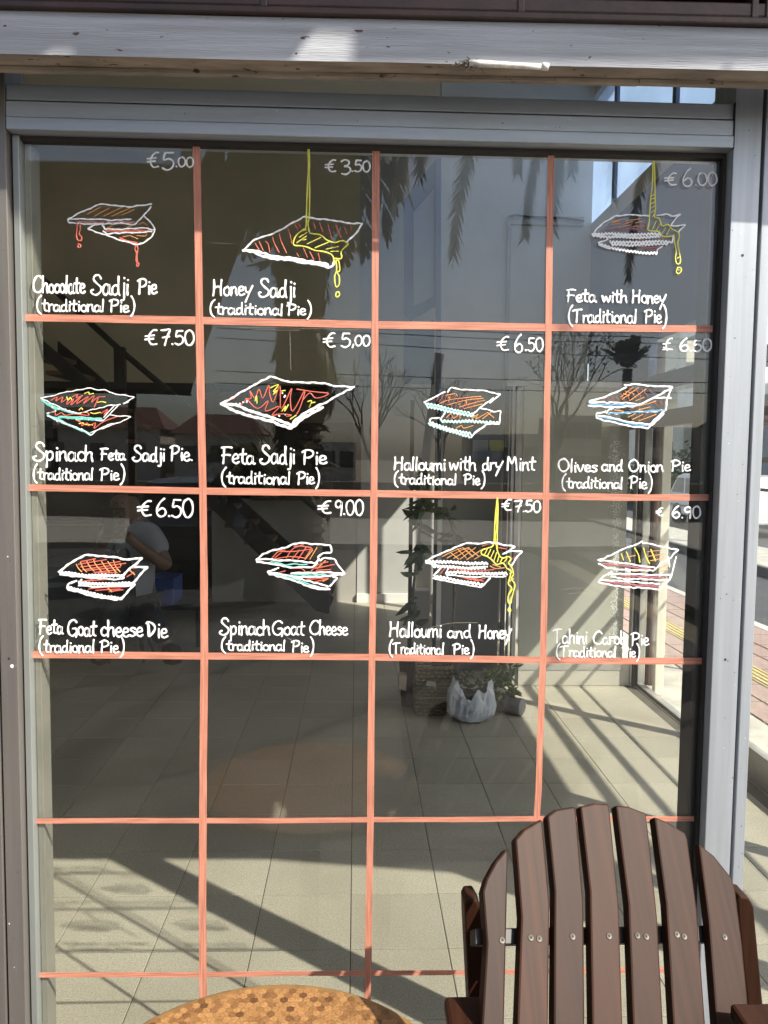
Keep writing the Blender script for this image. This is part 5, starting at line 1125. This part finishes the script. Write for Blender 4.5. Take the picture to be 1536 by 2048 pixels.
def bare_tree(label, base, h, seed, spread=.5, depth=6, leafy=0):
    random.seed(seed); t = thing('bare_tree', label, 'tree', base, 'bare trees along the promenade'); tr_ = MB(); br = MB(); lv = MB()
    def grow(p, d, L_, r, k):
        q = p+d*L_; mid = p.lerp(q,.5)+Vector((random.gauss(0,.04),random.gauss(0,.04),0))*L_
        (tr_ if k == 0 else br).tube([p,mid,q], [r,r*.85,r*.7], 6 if k < 2 else 4, cap=False)
        if k >= depth:
            if leafy:
                for _ in range(3): leaf(lv, q+Vector((random.gauss(0,.15),random.gauss(0,.15),random.gauss(0,.1))), (random.uniform(-1,1),random.uniform(-1,1),random.uniform(-1,1)), .14, .07)
            return
        for i in range(3 if k in (0,1) else 2):
            a = random.uniform(0,6.283); sp_ = random.uniform(.5,1.2)*spread; u = d.orthogonal().normalized(); v = d.cross(u)
            nd = (d+(u*math.cos(a)+v*math.sin(a))*sp_+Vector((0,0,.12))).normalized(); grow(q, nd, L_*random.uniform(.66,.86), r*.62, k+1)
    grow(Vector(base), Vector((random.uniform(-.1,.1),0,1)).normalized(), h*.26, h*.02, 0)
    tr_.build('trunk', bark, t); o = br.build('branches', bark, t); o['kind'] = 'stuff'
    if leafy: o = lv.build('foliage', leaf_m, t); o['kind'] = 'stuff'
    return t
bare_tree('bare branching tree mirrored left of the leaning post', (.7,-26,-.05), 6.0, 4, .45)
bare_tree('bare tree mirrored between the posts, twigs reaching right', (3.2,-27,-.05), 5.5, 7, .55)
bare_tree('thin leafy tree mirrored in front of the frosted door', (7.4,-27,-.05), 7.0, 12, .5, 6, 1)
bare_tree('small bare tree mirrored near the palm', (-3.6,-30,-.05), 4.0, 15, .5)
b = MB(); b.tube([(2.1,-24,-.1),(2.75,-24,5.1)], .16, 8); tag(b.build('leaning_post', mat('bleached_wood', (.20,.17,.12), .85)), 'thick leaning wooden post mirrored among the bare trees', 'post')
random.seed(21)
# overhead wires
ow = thing('power_lines', 'thin power lines crossing the sky mirrored at mid height of the glass', 'wires', (0,-15,6))
for z, dz in ((4.4,-.2),(4.25,-.15),(4.05,-.35),(3.35,.0),(3.1,.05)):
    b = MB(); b.tube([(-3+i*2.0,-15,z+dz*i*.1+.12*((i-6)/6)**2) for i in range(15)], .010, 4, cap=False); b.build('wire', black_st, ow)
# sea wall and far buildings
b = MB(); b.box((-40,-20.2,-.1),(60,-19.9,.95)); tag(b.build('sea_wall', mat('sea_wall_stone', (.30,.26,.18), .9, 0, .2, .5)), 'long low tan sea wall across the promenade, mirrored at horizon height', 'wall')
for i, (x0, w_, h_, m_, rf_) in enumerate(((-33,6,5,wall_w,None),(-26,5,3.6,wall_w,None),(-22.5,8.5,2.7,facade,terra),(-13,6,2.4,facade,terra),(-4,4,2.0,facade,None),(8.5,5,2.6,facade,None),(14.5,3.2,4.0,facade,None),(18.3,7,3.3,facade,None),(28,8,3.5,facade,terra))):
    house(['white flat roofed block mirrored at the far left','white house stepping down beside the flat roofed block','long house with red tiled roof mirrored at the left','short house with red tiled roof right of the long one','low plain shed mirrored behind the palm','low tan building mirrored behind the thin leafy tree','narrow tall tan house mirrored above the low roofs','wide tan house mirrored left of the small palm','red roofed house mirrored far right'][i], x0,-60,x0+w_,-54,h_+.8,m_,2 if h_ > 3 else 1,3,face='y',roof=rf_)
# parked cars across the road (mirrored dark band)
veh('parked_car', 'dark blue car parked along the road behind the viewer at the left', -7.8, -12.6, 4.0, mat('blue_car_paint', (.02,.03,.06), .3, coat=.5), 1.45, -.16)
veh('parked_car', 'dark grey car parked along the road behind the viewer near the middle', -3.2, -12.9, 4.0, mat('grey_car_paint', (.05,.05,.055), .3, coat=.5), 1.45, -.16)
scale_about_camera(FAR0)
